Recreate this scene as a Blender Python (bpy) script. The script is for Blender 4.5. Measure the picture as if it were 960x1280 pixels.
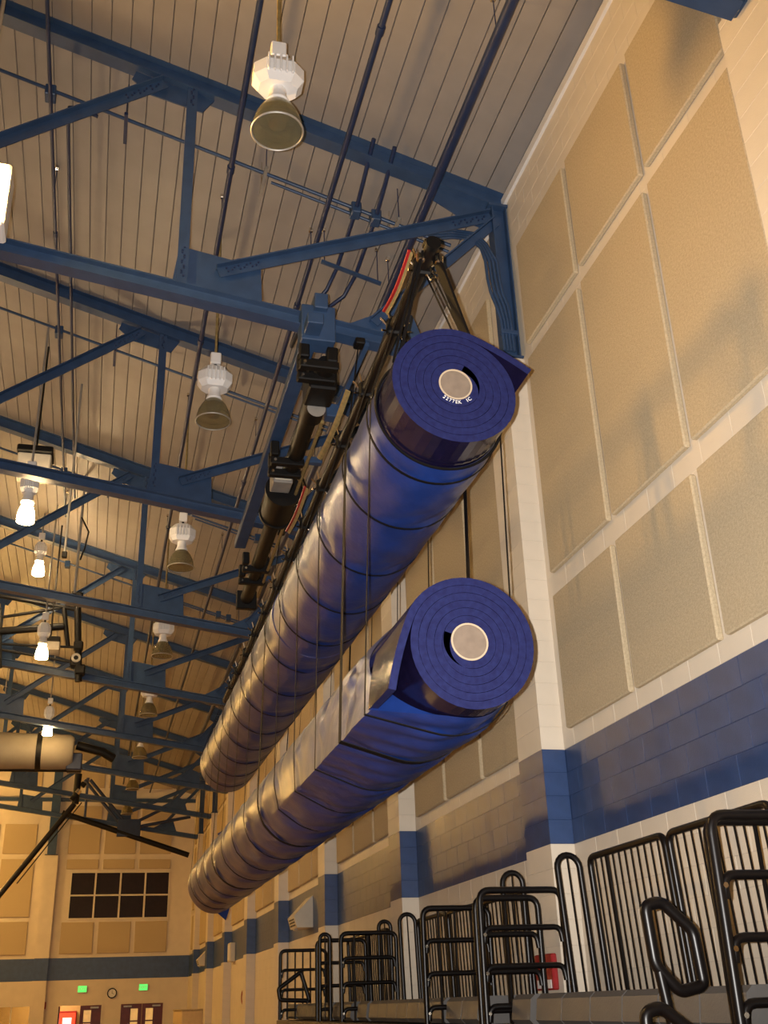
import bpy, math, random
from mathutils import Vector, Matrix

# ------------------------------------------------------------------ scene, camera, light
for o in list(bpy.data.objects):
    bpy.data.objects.remove(o)
SC = bpy.context.scene
COL = SC.collection
PI = math.pi
rnd = random.Random(7)

F_PX, YAW, PITCH, ROLL, EYE = 1328.2, .2655, .4322, -.0353, 1.6525
fwd = Vector((math.sin(YAW)*math.cos(PITCH), math.cos(YAW)*math.cos(PITCH), math.sin(PITCH)))
r0 = Vector((math.cos(YAW), -math.sin(YAW), 0)); u0 = r0.cross(fwd)
rgt = r0*math.cos(ROLL) + u0*math.sin(ROLL); upv = -r0*math.sin(ROLL) + u0*math.cos(ROLL)
CAM = Vector((0, 0, EYE))
cam = bpy.data.cameras.new('camera'); camo = bpy.data.objects.new('camera', cam); COL.objects.link(camo)
cam.sensor_fit = 'VERTICAL'; cam.sensor_height = 24; cam.lens = F_PX/1280*24; cam.clip_end = 200; cam.clip_start = .05
camo.matrix_world = Matrix(((rgt.x, upv.x, -fwd.x, 0), (rgt.y, upv.y, -fwd.y, 0), (rgt.z, upv.z, -fwd.z, EYE), (0, 0, 0, 1)))
SC.camera = camo

def at(px, py, **k):
    """pixel of the 960x1280 photograph -> point on the plane x=, y= or z="""
    d = fwd + rgt*((px-480)/F_PX) - upv*((py-640)/F_PX)
    (a, v), = k.items(); i = 'xyz'.index(a)
    return CAM + d*((v-CAM[i])/d[i])

vs = SC.view_settings
vs.view_transform = 'Standard'; vs.look = 'None'; vs.gamma = 1; vs.use_curve_mapping = False
vs.exposure = -0.1
w = bpy.data.worlds.new('night'); SC.world = w; w.use_nodes = True
w.node_tree.nodes['Background'].inputs[0].default_value = (.02, .022, .03, 1)
w.node_tree.nodes['Background'].inputs[1].default_value = .3

FLASH_W, LAMP_E = 4500, 290
# the camera's own flash, beside the lens
fl = bpy.data.lights.new('camera_flash', 'SPOT'); fl.energy = FLASH_W; fl.color = (1, .95, .90)
fl.spot_size = math.radians(84); fl.spot_blend = 1; fl.shadow_soft_size = .012
flo = bpy.data.objects.new('camera_flash', fl); COL.objects.link(flo)
flo.matrix_world = camo.matrix_world.copy(); flo.location = CAM - rgt*.075 + upv*.02

# ------------------------------------------------------------------ materials
def mat(name, col, rough=.6, metal=0, spec=.5, noise=0, nscale=8, bump=0, bscale=60, col2=None, coat=0, emit=None, estr=0, trans=0, ior=1.45, alpha=1, sheen=0):
    m = bpy.data.materials.new(name); m.use_nodes = True
    nt = m.node_tree; b = nt.nodes['Principled BSDF']
    b.inputs['Base Color'].default_value = (*col, 1); b.inputs['Roughness'].default_value = rough
    b.inputs['Metallic'].default_value = metal; b.inputs['Specular IOR Level'].default_value = spec
    b.inputs['Coat Weight'].default_value = coat; b.inputs['IOR'].default_value = ior
    b.inputs['Transmission Weight'].default_value = trans; b.inputs['Alpha'].default_value = alpha
    b.inputs['Sheen Weight'].default_value = sheen
    if emit: b.inputs['Emission Color'].default_value = (*emit, 1); b.inputs['Emission Strength'].default_value = estr
    tc = nt.nodes.new('ShaderNodeTexCoord')
    if noise or col2:
        n = nt.nodes.new('ShaderNodeTexNoise'); n.inputs['Scale'].default_value = nscale; n.inputs['Detail'].default_value = 5
        nt.links.new(tc.outputs['Object'], n.inputs['Vector'])
        mx = nt.nodes.new('ShaderNodeMix'); mx.data_type = 'RGBA'
        c2 = col2 or tuple(c*(1-noise) for c in col)
        rp = nt.nodes.new('ShaderNodeValToRGB'); rp.color_ramp.elements[0].position = .35; rp.color_ramp.elements[1].position = .65
        nt.links.new(n.outputs['Fac'], rp.inputs['Fac']); nt.links.new(rp.outputs['Color'], mx.inputs['Factor'])
        mx.inputs['A'].default_value = (*col, 1); mx.inputs['B'].default_value = (*c2, 1)
        nt.links.new(mx.outputs['Result'], b.inputs['Base Color'])
    if bump:
        n2 = nt.nodes.new('ShaderNodeTexNoise'); n2.inputs['Scale'].default_value = bscale; n2.inputs['Detail'].default_value = 4
        nt.links.new(tc.outputs['Object'], n2.inputs['Vector'])
        bp = nt.nodes.new('ShaderNodeBump'); bp.inputs['Strength'].default_value = bump; bp.inputs['Distance'].default_value = .01
        nt.links.new(n2.outputs['Fac'], bp.inputs['Height']); nt.links.new(bp.outputs['Normal'], b.inputs['Normal'])
    return m

M = {}
M['cmu_cream'] = mat('painted_block_cream', (.66, .58, .465), .5, noise=.06, nscale=3, bump=.15, bscale=90)
M['mortar_cream'] = mat('painted_mortar_cream', (.55, .48, .39), .6)
M['cmu_blue'] = mat('painted_block_blue', (.032, .064, .165), .37, noise=.25, nscale=5, bump=.12, bscale=90, spec=.6)
M['mortar_blue'] = mat('painted_mortar_blue', (.014, .035, .10), .5)
M['fabric'] = mat('panel_fabric', (.52, .42, .275), .95, spec=.1, col2=(.43, .345, .22), nscale=55, bump=.5, bscale=120)
M['deck'] = mat('roof_deck', (.27, .243, .222), .5, noise=.10, nscale=2.5, bump=.08, bscale=120)
M['deck_gap'] = mat('deck_seam', (.085, .085, .10), .7)
M['steel'] = mat('blue_steel_paint', (.031, .064, .138), .38, noise=.2, nscale=6, bump=.05)
M['steel_dark'] = mat('navy_conduit_paint', (.018, .032, .085), .4, noise=.2)
M['black'] = mat('black_steel', (.0028, .0024, .0024), .55, noise=.3, spec=.35)
M['rail'] = mat('black_powder_coat', (.004, .003, .003), .35, noise=.2, spec=.4)
M['brown'] = mat('dark_brown_steel', (.007, .004, .003), .5, noise=.3, spec=.35)
M['chrome'] = mat('bright_bolt_steel', (.7, .62, .5), .2, metal=1, noise=.1)
M['foam'] = mat('mat_foam_blue', (.0072, .0088, .056), .75, col2=(.0115, .016, .080), nscale=26, bump=.4, bscale=160, spec=.25)
M['vinyl'] = mat('mat_vinyl_navy', (.008, .006, .026), .17, noise=.3, nscale=9, coat=0, bump=.12, bscale=14)
M['cover'] = mat('nylon_cover_blue', (.010, .032, .17), .36, noise=.25, nscale=5, bump=.3, bscale=16, spec=.7)
M['strap'] = mat('black_webbing', (.004, .003, .003), .7, noise=.3, nscale=40, spec=.2)
M['cardboard'] = mat('cardboard_core', (.20, .15, .11), .85, noise=.15, nscale=20)
M['cardboard_rim'] = mat('cardboard_rim', (.45, .35, .24), .8, noise=.1)
M['white'] = mat('white_enamel', (.72, .70, .68), .4, noise=.04)
M['offwhite'] = mat('offwhite_plastic', (.62, .56, .45), .5, noise=.05)
M['yellow'] = mat('yellowed_webbing', (.26, .185, .07), .7, noise=.3, nscale=20)
M['red'] = mat('red_paint', (.30, .012, .014), .45, noise=.2)
M['refractor'] = mat('prismatic_glass', (.72, .69, .50), .08, trans=.92, ior=1.2, bump=.15, bscale=40, noise=.08)
M['lamp_inner'] = mat('lamp_reflector_metal', (.62, .55, .38), .22, metal=.8, noise=.1)
M['lit'] = mat('lit_lamp', (1, .9, .7), .5, emit=(1, .57, .155), estr=LAMP_E*1.75, noise=.02)
M['lit_hot'] = mat('lit_lamp_near_deck', (1, .9, .7), .5, emit=(1, .70, .36), estr=LAMP_E*1.0, noise=.02)
M['lit_mid'] = mat('lit_lamp_middle_rows', (1, .9, .7), .5, emit=(1, .68, .34), estr=LAMP_E*.85, noise=.02)
M['lit_low'] = mat('lit_lamp_small', (1, .9, .7), .5, emit=(1, .62, .24), estr=LAMP_E*.4, noise=.02)
M['seat'] = mat('grey_seat_plastic', (.11, .104, .098), .5, noise=.08, bump=.15)
M['wood'] = mat('maple_floor', (.50, .31, .14), .25, noise=.2, nscale=3, coat=.3)
M['bleach'] = mat('bleacher_fascia', (.13, .10, .07), .5, noise=.2)
M['glass_dark'] = mat('night_glass', (.02, .011, .009), .4, noise=.2, spec=.2)
M['mullion'] = mat('pale_mullion', (.66, .60, .48), .5, noise=.05)
M['door'] = mat('maroon_door', (.11, .018, .016), .4, noise=.2)
M['green'] = mat('exit_green', (.1, .8, .2), .5, emit=(.10, 1, .18), estr=1.0, noise=.05)
M['doorlite'] = mat('door_glass_lit_hall', (.5, .3, .1), .3, emit=(1, .55, .15), estr=.55, noise=.4, nscale=6)
M['hall'] = mat('hall_wall', (.62, .47, .28), .7, noise=.1)
M['redlit'] = mat('vending_front', (.7, .05, .03), .4, emit=(1, .08, .03), estr=.9, noise=.3, nscale=5)
M['whitelit'] = mat('vending_logo', (.8, .8, .8), .4, emit=(1, .85, .75), estr=1.1, noise=.1)
M['canvas'] = mat('curtain_vinyl', (.30, .265, .205), .6, noise=.12, nscale=3, bump=.4, bscale=6)
M['galv'] = mat('galvanised_conduit', (.38, .36, .33), .4, metal=.4, noise=.15)
M['clock'] = mat('clock_face', (.75, .72, .66), .4, noise=.04)

# ------------------------------------------------------------------ mesh helpers
def V(*a): return Vector(a)

class MB:
    def __init__(s): s.v = []; s.f = []; s.m = []
    def add(s, vs, fs, mi=0):
        b = len(s.v); s.v += [Vector(p) for p in vs]
        for f in fs: s.f.append([b+i for i in f]); s.m.append(mi)
        return s
    def box(s, a, b, mi=0):
        (x0, y0, z0), (x1, y1, z1) = a, b
        x0, x1 = min(x0, x1), max(x0, x1); y0, y1 = min(y0, y1), max(y0, y1); z0, z1 = min(z0, z1), max(z0, z1)
        return s.add([(x0, y0, z0), (x1, y0, z0), (x1, y1, z0), (x0, y1, z0), (x0, y0, z1), (x1, y0, z1), (x1, y1, z1), (x0, y1, z1)],
              [(3, 2, 1, 0), (4, 5, 6, 7), (0, 1, 5, 4), (1, 2, 6, 5), (2, 3, 7, 6), (3, 0, 4, 7)], mi)
    def cbox(s, a, b, c, mi=0):
        """box with chamfered edges c"""
        lo = [min(a[i], b[i]) for i in range(3)]; hi = [max(a[i], b[i]) for i in range(3)]
        pts = []; idx = {}
        for sx in (0, 1):
            for sy in (0, 1):
                for sz in (0, 1):
                    sg = (sx, sy, sz)
                    for ax in range(3):
                        p = []
                        for i in range(3):
                            q = (lo, hi)[sg[i]][i]
                            if i != ax: q += c*(1 if sg[i] == 0 else -1)
                            p.append(q)
                        idx[(sg, ax)] = len(pts); pts.append(p)
        fs = []
        for ax in range(3):
            o1, o2 = (ax+1) % 3, (ax+2) % 3
            for sd in (0, 1):
                ring = []
                for (p, q) in ((0, 0), (1, 0), (1, 1), (0, 1)):
                    g = [0, 0, 0]; g[ax] = sd; g[o1] = p; g[o2] = q; ring.append(idx[(tuple(g), ax)])
                fs.append(ring if sd else ring[::-1])
            for (p, q) in ((0, 0), (1, 0), (1, 1), (0, 1)):
                g0 = [0, 0, 0]; g0[o1] = p; g0[o2] = q; g1 = list(g0); g1[ax] = 1
                g0, g1 = tuple(g0), tuple(g1)
                fs.append([idx[(g0, o1)], idx[(g1, o1)], idx[(g1, o2)], idx[(g0, o2)]])
        for sx in (0, 1):
            for sy in (0, 1):
                for sz in (0, 1):
                    fs.append([idx[((sx, sy, sz), i)] for i in range(3)])
        return s.add(pts, fs, mi)
    def prism(s, prof, p0, p1, up=(0, 0, 1), mi=0):
        p0, p1 = Vector(p0), Vector(p1); d = (p1-p0).normalized()
        up = Vector(up); up = (up - d*up.dot(d)).normalized(); sd = d.cross(up)
        n = len(prof)
        vs = [p0 + sd*a + up*b for a, b in prof] + [p1 + sd*a + up*b for a, b in prof]
        fs = [(i, (i+1) % n, n+(i+1) % n, n+i) for i in range(n)]
        fs += [tuple(range(n))[::-1], tuple(range(n, 2*n))]
        return s.add(vs, fs, mi)
    def bar(s, p0, p1, w, h, up=(0, 0, 1), mi=0):
        return s.prism([(-w/2, -h/2), (w/2, -h/2), (w/2, h/2), (-w/2, h/2)], p0, p1, up, mi)
    def isec(s, p0, p1, h, b, tw=.012, tf=.016, up=(0, 0, 1), mi=0):
        """I-section, p0-p1 along its underside"""
        x, y = b/2, tw/2
        return s.prism([(-x, 0), (x, 0), (x, tf), (y, tf), (y, h-tf), (x, h-tf), (x, h), (-x, h), (-x, h-tf), (-y, h-tf), (-y, tf), (-x, tf)], p0, p1, up, mi)
    def tee(s, p0, p1, h, b, t=.014, up=(0, 0, 1), mi=0):
        x, y = b/2, t/2
        return s.prism([(-y, -h/2), (y, -h/2), (y, h/2-t), (x, h/2-t), (x, h/2), (-x, h/2), (-x, h/2-t), (-y, h/2-t)], p0, p1, up, mi)
    def tube(s, pts, r, n=8, closed=False, mi=0, caps=True):
        pts = [Vector(p) for p in pts]; k = len(pts); base = len(s.v)
        prev = None
        for i, p in enumerate(pts):
            if closed: t = (pts[(i+1) % k]-pts[i-1]).normalized()
            else: t = (pts[min(i+1, k-1)]-pts[max(i-1, 0)]).normalized()
            if prev is None:
                a = Vector((0, 0, 1)) if abs(t.z) < .9 else Vector((1, 0, 0))
                u = (a - t*a.dot(t)).normalized()
            else:
                u = (prev - t*prev.dot(t)).normalized()
            prev = u; q = t.cross(u)
            rr = r[i] if isinstance(r, (list, tuple)) else r
            for j in range(n):
                an = 2*PI*j/n; s.v.append(p + (u*math.cos(an) + q*math.sin(an))*rr)
        for i in range(k if closed else k-1):
            a, b = base+i*n, base+((i+1) % k)*n
            for j in range(n):
                s.f.append([a+j, a+(j+1) % n, b+(j+1) % n, b+j]); s.m.append(mi)
        if caps and not closed:
            s.f.append([base+j for j in range(n)][::-1]); s.m.append(mi)
            s.f.append([base+(k-1)*n+j for j in range(n)]); s.m.append(mi)
        return s
    def lathe(s, prof, n=24, loc=(0, 0, 0), axis='z', mi=0):
        base = len(s.v); loc = Vector(loc)
        for (r, h) in prof:
            for j in range(n):
                a = 2*PI*j/n; c, d = r*math.cos(a), r*math.sin(a)
                s.v.append(loc + (Vector((c, d, h)) if axis == 'z' else Vector((c, h, d)) if axis == 'y' else Vector((h, c, d))))
        for i in range(len(prof)-1):
            for j in range(n):
                a, b = base+i*n, base+(i+1)*n
                s.f.append([a+j, a+(j+1) % n, b+(j+1) % n, b+j]); s.m.append(mi)
        return s
    def mesh(s, name, mats, smooth=None, off=(0, 0, 0)):
        o = Vector(off)
        me = bpy.data.meshes.new(name); me.from_pydata([tuple(p-o) for p in s.v], [], s.f); me.update()
        import bmesh
        bm = bmesh.new(); bm.from_mesh(me); bmesh.ops.recalc_face_normals(bm, faces=bm.faces); bm.to_mesh(me); bm.free()
        for m in (mats if isinstance(mats, (list, tuple)) else [mats]): me.materials.append(M[m])
        if any(s.m): me.polygons.foreach_set('material_index', s.m)
        if smooth:
            me.polygons.foreach_set('use_smooth', [True]*len(me.polygons)); me.set_sharp_from_angle(angle=math.radians(smooth))
        return me
    def build(s, name, mats, parent=None, smooth=None):
        off = Vector((0, 0, 0)); p = parent
        while p: off += p.location; p = p.parent
        o = bpy.data.objects.new(name, s.mesh(name, mats, smooth, off)); COL.objects.link(o); o.parent = parent
        return o

def tag(o, label=None, cat=None, group=None, kind=None):
    if label: o['label'] = label
    if cat: o['category'] = cat
    if group: o['group'] = group
    if kind: o['kind'] = kind
    return o
def thing(name, label, cat, loc, group=None):
    o = bpy.data.objects.new(name, None); COL.objects.link(o); o.location = loc; o.empty_display_size = .1
    return tag(o, label, cat, group)
def copy_tree(o, parent=None, loc=None):
    c = o.copy(); COL.objects.link(c); c.parent = parent
    if loc is not None: c.location = loc
    for ch in o.children: copy_tree(ch, c)
    return c
def piece(name, me, parent, loc):
    o = bpy.data.objects.new(name, me); COL.objects.link(o); o.parent = parent; o.location = loc
    return o

# ------------------------------------------------------------------ dimensions
W, YE, YB, XL, XR = 4.0, 47.4, -8.0, -23.0, -9.5      # right wall, far wall, back wall, left wall, ridge
BAY, PY1, PW, PD = 4.864, 8.83, .574, .22              # pilaster spacing, first pilaster, width, depth
ZB, ZT, CRS = 14*.2032, 18*.2032, .2032                # stripe and block course
ZP = 7.8                                               # pilaster top
SL = .295
def zd(x): return 10.05 + SL*(W-x) if x > XR else 10.05 + SL*(W-XR) - SL*(XR-x)
def TY(i): return 8.95 + BAY*(i-1)
def PYn(i): return PY1 + BAY*(i-1)

# ------------------------------------------------------------------ shell
fo = MB().box((XL, YB, -.2), (W+.3, YE+.3, 0)).build('floor', 'wood'); tag(fo, 'pale wooden gym floor below the picture', kind='structure')
wl = MB().box((XL-.3, YB, 0), (XL, YE, 10.2)).build('wall_left', 'cmu_cream'); tag(wl, 'cream block wall across the gym', kind='structure')
m = MB(); xs = [(XL, 10.0), (XR, 10.0), (W, 10.0)]
m.box((XL, YB-.3, 0), (W+.3, YB, 14.2)); wb = m.build('wall_back', 'cmu_cream'); tag(wb, 'cream block wall behind the viewer', kind='structure')

# ceiling: backing sheet and deck panels running the length of the hall
m = MB()
for (xa, xb) in ((XR, W+.3), (XR, XL-.3)):
    za, zb = zd(XR)+.06, (10.05 - SL*.3)+.06
    m.add([(xa, YB-.3, za), (xb, YB-.3, zb), (xb, YE+.3, zb), (xa, YE+.3, za), (xa, YB-.3, za+.1), (xb, YB-.3, zb+.1), (xb, YE+.3, zb+.1), (xa, YE+.3, za+.1)],
          [(0, 1, 2, 3), (4, 5, 6, 7), (0, 1, 5, 4), (1, 2, 6, 5), (2, 3, 7, 6), (3, 0, 4, 7)])
ce = m.build('ceiling', 'deck_gap'); tag(ce, 'pitched metal deck ceiling with long seams', kind='structure')
PW_D = .214
cosS = 1/math.sqrt(1+SL*SL)
for side in (1, -1):
    a = Vector((cosS*side, 0, -SL*cosS)); nrm = Vector((SL*cosS*side, 0, cosS))
    wlen = PW_D/cosS - .007
    p = [Vector((0, YB, 0)), a*wlen + Vector((0, YB, 0))]
    m = MB(); prof = [(.0, .05), (.0, .006), (.006, 0), (wlen-.006, 0), (wlen, .006), (wlen, .05)]
    vs_ = []
    for yy in (YB, YE):
        vs_ += [a*s_ + nrm*h_ + Vector((0, yy, 0)) for s_, h_ in prof]
    n = len(prof)
    m.add(vs_, [(i, (i+1) % n, n+(i+1) % n, n+i) for i in range(n)] + [tuple(range(n)), tuple(range(n, 2*n))])
    me = m.mesh('deck_panel', 'deck')
    k = 0
    while True:
        x = XR + side*PW_D*k
        if side == 1 and x > W-.05 or side == -1 and x < XL+.05: break
        piece('deck_panel', me, ce, (x, 0, zd(XR)-SL*PW_D*k)); k += 1

# right wall -----------------------------------------------------------
m = MB(); m.box((W+.004, YB, 0), (W+.3, YE+.3, ZB)); m.box((W+.004, YB, ZB), (W+.3, YE+.3, ZT), 1); m.box((W+.004, YB, ZT), (W+.3, YE+.3, 10.12))
wr = m.build('wall_right', ['mortar_cream', 'mortar_blue']); tag(wr, 'cream block wall with blue stripe and acoustic panels', kind='structure')
tr = MB().box((W-.035, YB, 9.93), (W+.004, YE, 10.035)).build('trim_1', 'white'); tag(tr, 'pale trim strip where wall meets deck', kind='structure')
BLK = .4064
def block_mesh(wy, matn, nm): return MB().cbox((0, .002, .002), (.012, wy-.002, CRS-.002), .0008).mesh(nm, matn)
full = {c: block_mesh(BLK, c, 'block') for c in ('cmu_cream', 'cmu_blue')}
stuff_c, stuff_b = MB(), MB(); nblk = 0
courses = list(range(14, 18)) + [18, 25, 37, 38] + list(range(8, 14)) + [44, 45, 46, 47, 48]
bays = [(PYn(i)+PW, PYn(i+1)) for i in range(-1, 9)]
order = [1, 2, 3, 4, 5, 6, 7, 8, 0]
for bi in order:
    if bi >= len(bays): continue
    y0, y1 = bays[bi]; y1 = min(y1, YE)
    for c in courses:
        y = y0 - (BLK/2 if c % 2 else 0)
        cn = 'cmu_blue' if 14 <= c < 18 else 'cmu_cream'
        while y < y1-.01:
            a, b = max(y, y0), min(y+BLK, y1)
            if b-a > .03:
                if nblk < 300 and abs(b-a-BLK) < 1e-6:
                    piece('block', full[cn], wr, (W, a, c*CRS)); nblk += 1
                elif nblk < 300 and b-a > .1:
                    o = MB().cbox((W, a+.002, c*CRS+.002), (W+.012, b-.002, c*CRS+CRS-.002), .0008).build('block', cn, wr); nblk += 1
                elif bi < 6:
                    (stuff_b if cn == 'cmu_blue' else stuff_c).cbox((W, a+.002, c*CRS+.002), (W+.012, b-.002, c*CRS+CRS-.002), .0008)
            y += BLK
    if bi >= 6 or bi == 0:
        pass
# remaining wall faces beyond the built blocks and behind the panels
m = MB(); m.box((W+.002, YB, 0), (W+.03, YE, 8*CRS)); m.box((W+.002, YB, 19*CRS), (W+.03, YE, 10.1))
far0 = bays[6][0]
m.box((W+.0, far0, 8*CRS), (W+.02, YE, ZB)); m.box((W+.0, far0, ZT), (W+.02, YE, 19*CRS))
m.build('painted_face', 'cmu_cream', wr)
MB().box((W+.0, far0, ZB), (W+.02, YE, ZT)).build('painted_stripe', 'cmu_blue', wr)
tag(stuff_c.build('block_field', 'cmu_cream', wr), kind='stuff'); tag(stuff_b.build('stripe_block_field', 'cmu_blue', wr), kind='stuff')

# pilasters
for i in range(0, 9):
    y0 = PYn(i)
    core = MB(); core.box((W-PD+.003, y0+.003, 0), (W+.02, y0+PW-.003, ZB)); core.box((W-PD+.003, y0+.003, ZB), (W+.02, y0+PW-.003, ZT), 1); core.box((W-PD+.003, y0+.003, ZT), (W+.02, y0+PW-.003, ZP-.004))
    po = core.build('pilaster', ['mortar_cream', 'mortar_blue'], wr)
    nC = int(ZP/CRS)
    if i == 0: meP = {c: MB().cbox((-PD, 0, .001), (.0, PW, CRS-.001), .002).mesh('pilaster_block', c) for c in ('cmu_cream', 'cmu_blue')}
    for c in range(6, nC+1):
        z = c*CRS
        if z+CRS > ZP+.02: break
        piece('block', meP['cmu_blue' if 14 <= c < 18 else 'cmu_cream'], po, (W, y0, z))
    # plain foot
    MB().cbox((W-PD, y0, 0), (W, y0+PW, 6*CRS), .012).build('pilaster_foot', 'cmu_cream', po)
    MB().cbox((W-PD, y0, nC*CRS+.002), (W, y0+PW, ZP), .01).build('cap_course', 'cmu_cream', po)

# acoustic panels on the right wall
PANW, PANT = 1.24, .055
rows = ((3.80, 5.05), (5.275, 7.66), (7.84, 9.12))
pme = [MB().cbox((0, 0, 0), (PANT, PANW, b-a), .012).mesh('acoustic_panel', 'fabric') for a, b in rows]
for (y0, y1) in bays:
    for k in range(3):
        yy = y0 + .20 + k*1.325
        if yy + PANW > YE-.1: continue
        for r_, (a, b) in enumerate(rows):
            piece('acoustic_panel', pme[r_], wr, (W-PANT, yy, a))

# far wall with door openings -------------------------------------------
m = MB()
D = [(-3.4, -1.98, 0.9, 2.0), (-1.02, .74, 0, 2.0), (1.35, 3.12, 0, 2.0)]      # left lit window, door pair, door pair
m.box((XL, YE, 2.0), (W+.3, YE+.25, ZB)); m.box((XL, YE, ZB), (W+.3, YE+.25, ZT), 1); m.box((XL, YE, ZT), (W+.3, YE+.25, 5.08))
m.box((XL, YE, 5.08), (-.92, YE+.25, 6.92)); m.box((3.08, YE, 5.08), (W+.3, YE+.25, 6.92)); m.box((XL, YE, 6.92), (W+.3, YE+.25, 14.2))
m.box((XL, YE, 0), (D[0][0], YE+.25, 2.0)); m.box((D[0][0], YE, 0), (D[0][1], YE+.25, .9)); m.box((D[0][1], YE, 0), (D[1][0], YE+.25, 2.0))
m.box((D[1][1], YE, 0), (D[2][0], YE+.25, 2.0)); m.box((D[2][1], YE, 0), (W+.3, YE+.25, 2.0))
wf = m.build('wall_far', ['cmu_cream', 'cmu_blue']); tag(wf, 'end wall with blue stripe, window grid and doors', kind='structure')
fp = lambda x0, x1, z0, z1: MB().cbox((x0, YE-.055, z0), (x1, YE, z1), .012).build('acoustic_panel', 'fabric', wf)
for (x0, x1) in ((-1.12, .14), (.33, 1.60), (1.78, 3.06)):
    fp(x0, x1, 3.80, 4.98); fp(x0, x1, 7.02, 7.40); fp(x0, x1, 7.62, 8.80); fp(x0, x1, 8.95, 9.55)
for (x0, x1) in ((-3.68, -2.40), (-5.1, -3.85), (-6.5, -5.25)):
    fp(x0, x1, 3.80, 5.03); fp(x0, x1, 5.20, 7.42); fp(x0, x1, 7.62, 8.80)
for (x0, x1) in ((-3.68, -2.40), (-1.12, .14), (.33, 1.6), (1.78, 3.0)):
    fp(x0, x1, 10.3, 11.0 if x0 > 1 else 11.3)
m = MB(); m.box((-2.02, YE-.24, 0), (-1.48, YE, ZB)); m.box((-2.02, YE-.24, ZB), (-1.48, YE, ZT), 1); m.box((-2.02, YE-.24, ZT), (-1.48, YE, 7.55))
m.build('pilaster', ['cmu_cream', 'cmu_blue'], wf)
MB().box((XL, YE-.16, 9.72), (W, YE, 9.86)).build('ledge', 'steel', wf)
# window grid
wx0, wx1, wz0, wz1 = -.92, 3.08, 5.08, 6.92
m = MB(); t = .05
m.box((wx0, YE-.03, wz0), (wx1, YE+.05, wz0+t)); m.box((wx0, YE-.03, wz1-t), (wx1, YE+.05, wz1)); m.box((wx0, YE-.03, wz0+t), (wx0+t, YE+.05, wz1-t)); m.box((wx1-t, YE-.03, wz0+t), (wx1, YE+.05, wz1-t))
win = m.build('window_1', 'mullion'); tag(win, 'dark window of eight panes with pale frame', kind='structure')
zc = (wz0+wz1)/2
for k in (1, 2, 3):
    xx = wx0 + (wx1-wx0)*k/4; MB().box((xx-.035, YE-.03, wz0+t), (xx+.035, YE+.05, wz1-t)).build('mullion', 'mullion', win)
for k in range(4):
    a = wx0+(wx1-wx0)*k/4+.04; b = wx0+(wx1-wx0)*(k+1)/4-.04
    MB().box((a, YE-.025, zc-.03), (b, YE+.05, zc+.03)).build('transom', 'mullion', win)
    for (za, zb) in ((wz0+t, zc-.03), (zc+.03, wz1-t)):
        MB().box((a, YE+.02, za), (b, YE+.03, zb)).build('pane', 'glass_dark', win)
MB().box((wx0, YE+.1, wz0), (wx1, YE+.12, wz1)).build('blind', 'glass_dark', win)
# doors
def door(n, x0, x1, open_left, label):
    m = MB(); f = .07
    m.box((x0, YE-.03, 0), (x0+f, YE+.1, 2.0)); m.box((x1-f, YE-.03, 0), (x1, YE+.1, 2.0)); m.box((x0+f, YE-.03, 1.93), (x1-f, YE+.1, 2.0))
    d = m.build('door_%d' % n, 'cmu_cream'); tag(d, label, kind='structure')
    c = (x0+x1)/2
    for k, (a, b) in enumerate(((x0+f, c-.012), (c+.012, x1-f))):
        if k == 0 and open_left:
            lf = MB().box((a, YE+.12, .01), (a+.045, YE+.90, 1.92)).build('door_leaf', 'door', d); continue
        vx0, vx1 = (a+b)/2-.14+(.12 if k == 0 else -.12), (a+b)/2+.14+(.12 if k == 0 else -.12)
        m = MB(); m.box((a, YE, .01), (vx0, YE+.045, 1.92)); m.box((vx1, YE, .01), (b, YE+.045, 1.92)); m.box((vx0, YE, .01), (vx1, YE+.045, .9)); m.box((vx0, YE, 1.75), (vx1, YE+.045, 1.92))
        lf = m.build('door_leaf', 'door', d)
        MB().box((vx0, YE+.018, .9), (vx1, YE+.026, 1.75)).build('vision_pane', 'doorlite', lf)
        MB().box((vx0, YE-.008, 1.28), (vx1, YE+.018, 1.33)).build('glazing_bar', 'door', lf)
        m = MB(); m.cbox((a+.1 if k == 0 else b-.42, YE-.07, 1.80), (a+.42 if k == 0 else b-.1, YE, 1.87), .01); m.build('door_closer', 'galv', lf)
        MB().tube([(a+.08, YE-.06, 1.02), (b-.08, YE-.06, 1.02)], .02).build('push_bar', 'galv', lf)
door(1, D[1][0], D[1][1], True, 'maroon double door with left leaf open to bright hall')
door(2, D[2][0], D[2][1], False, 'closed maroon double door with two narrow lit panes')
m = MB(); x0, x1, z0, z1 = D[0]
m.box((x0, YE-.02, z0), (x0+.05, YE+.1, z1)); m.box((x1-.05, YE-.02, z0), (x1, YE+.1, z1)); m.box((x0+.05, YE-.02, z1-.05), (x1-.05, YE+.1, z1)); m.box((x0+.05, YE-.02, z0), (x1-.05, YE+.1, z0+.05))
m.box((x1-.75, YE-.02, z0+.05), (x1-.70, YE+.1, z1-.05))
w2 = m.build('window_2', 'mullion'); tag(w2, 'low lit window left of the doors', kind='structure')
for (a, b) in ((x0+.05, x1-.75), (x1-.70, x1-.05)): MB().box((a, YE+.04, z0+.05), (b, YE+.05, z1-.05)).build('pane', 'refractor', w2)
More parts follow.
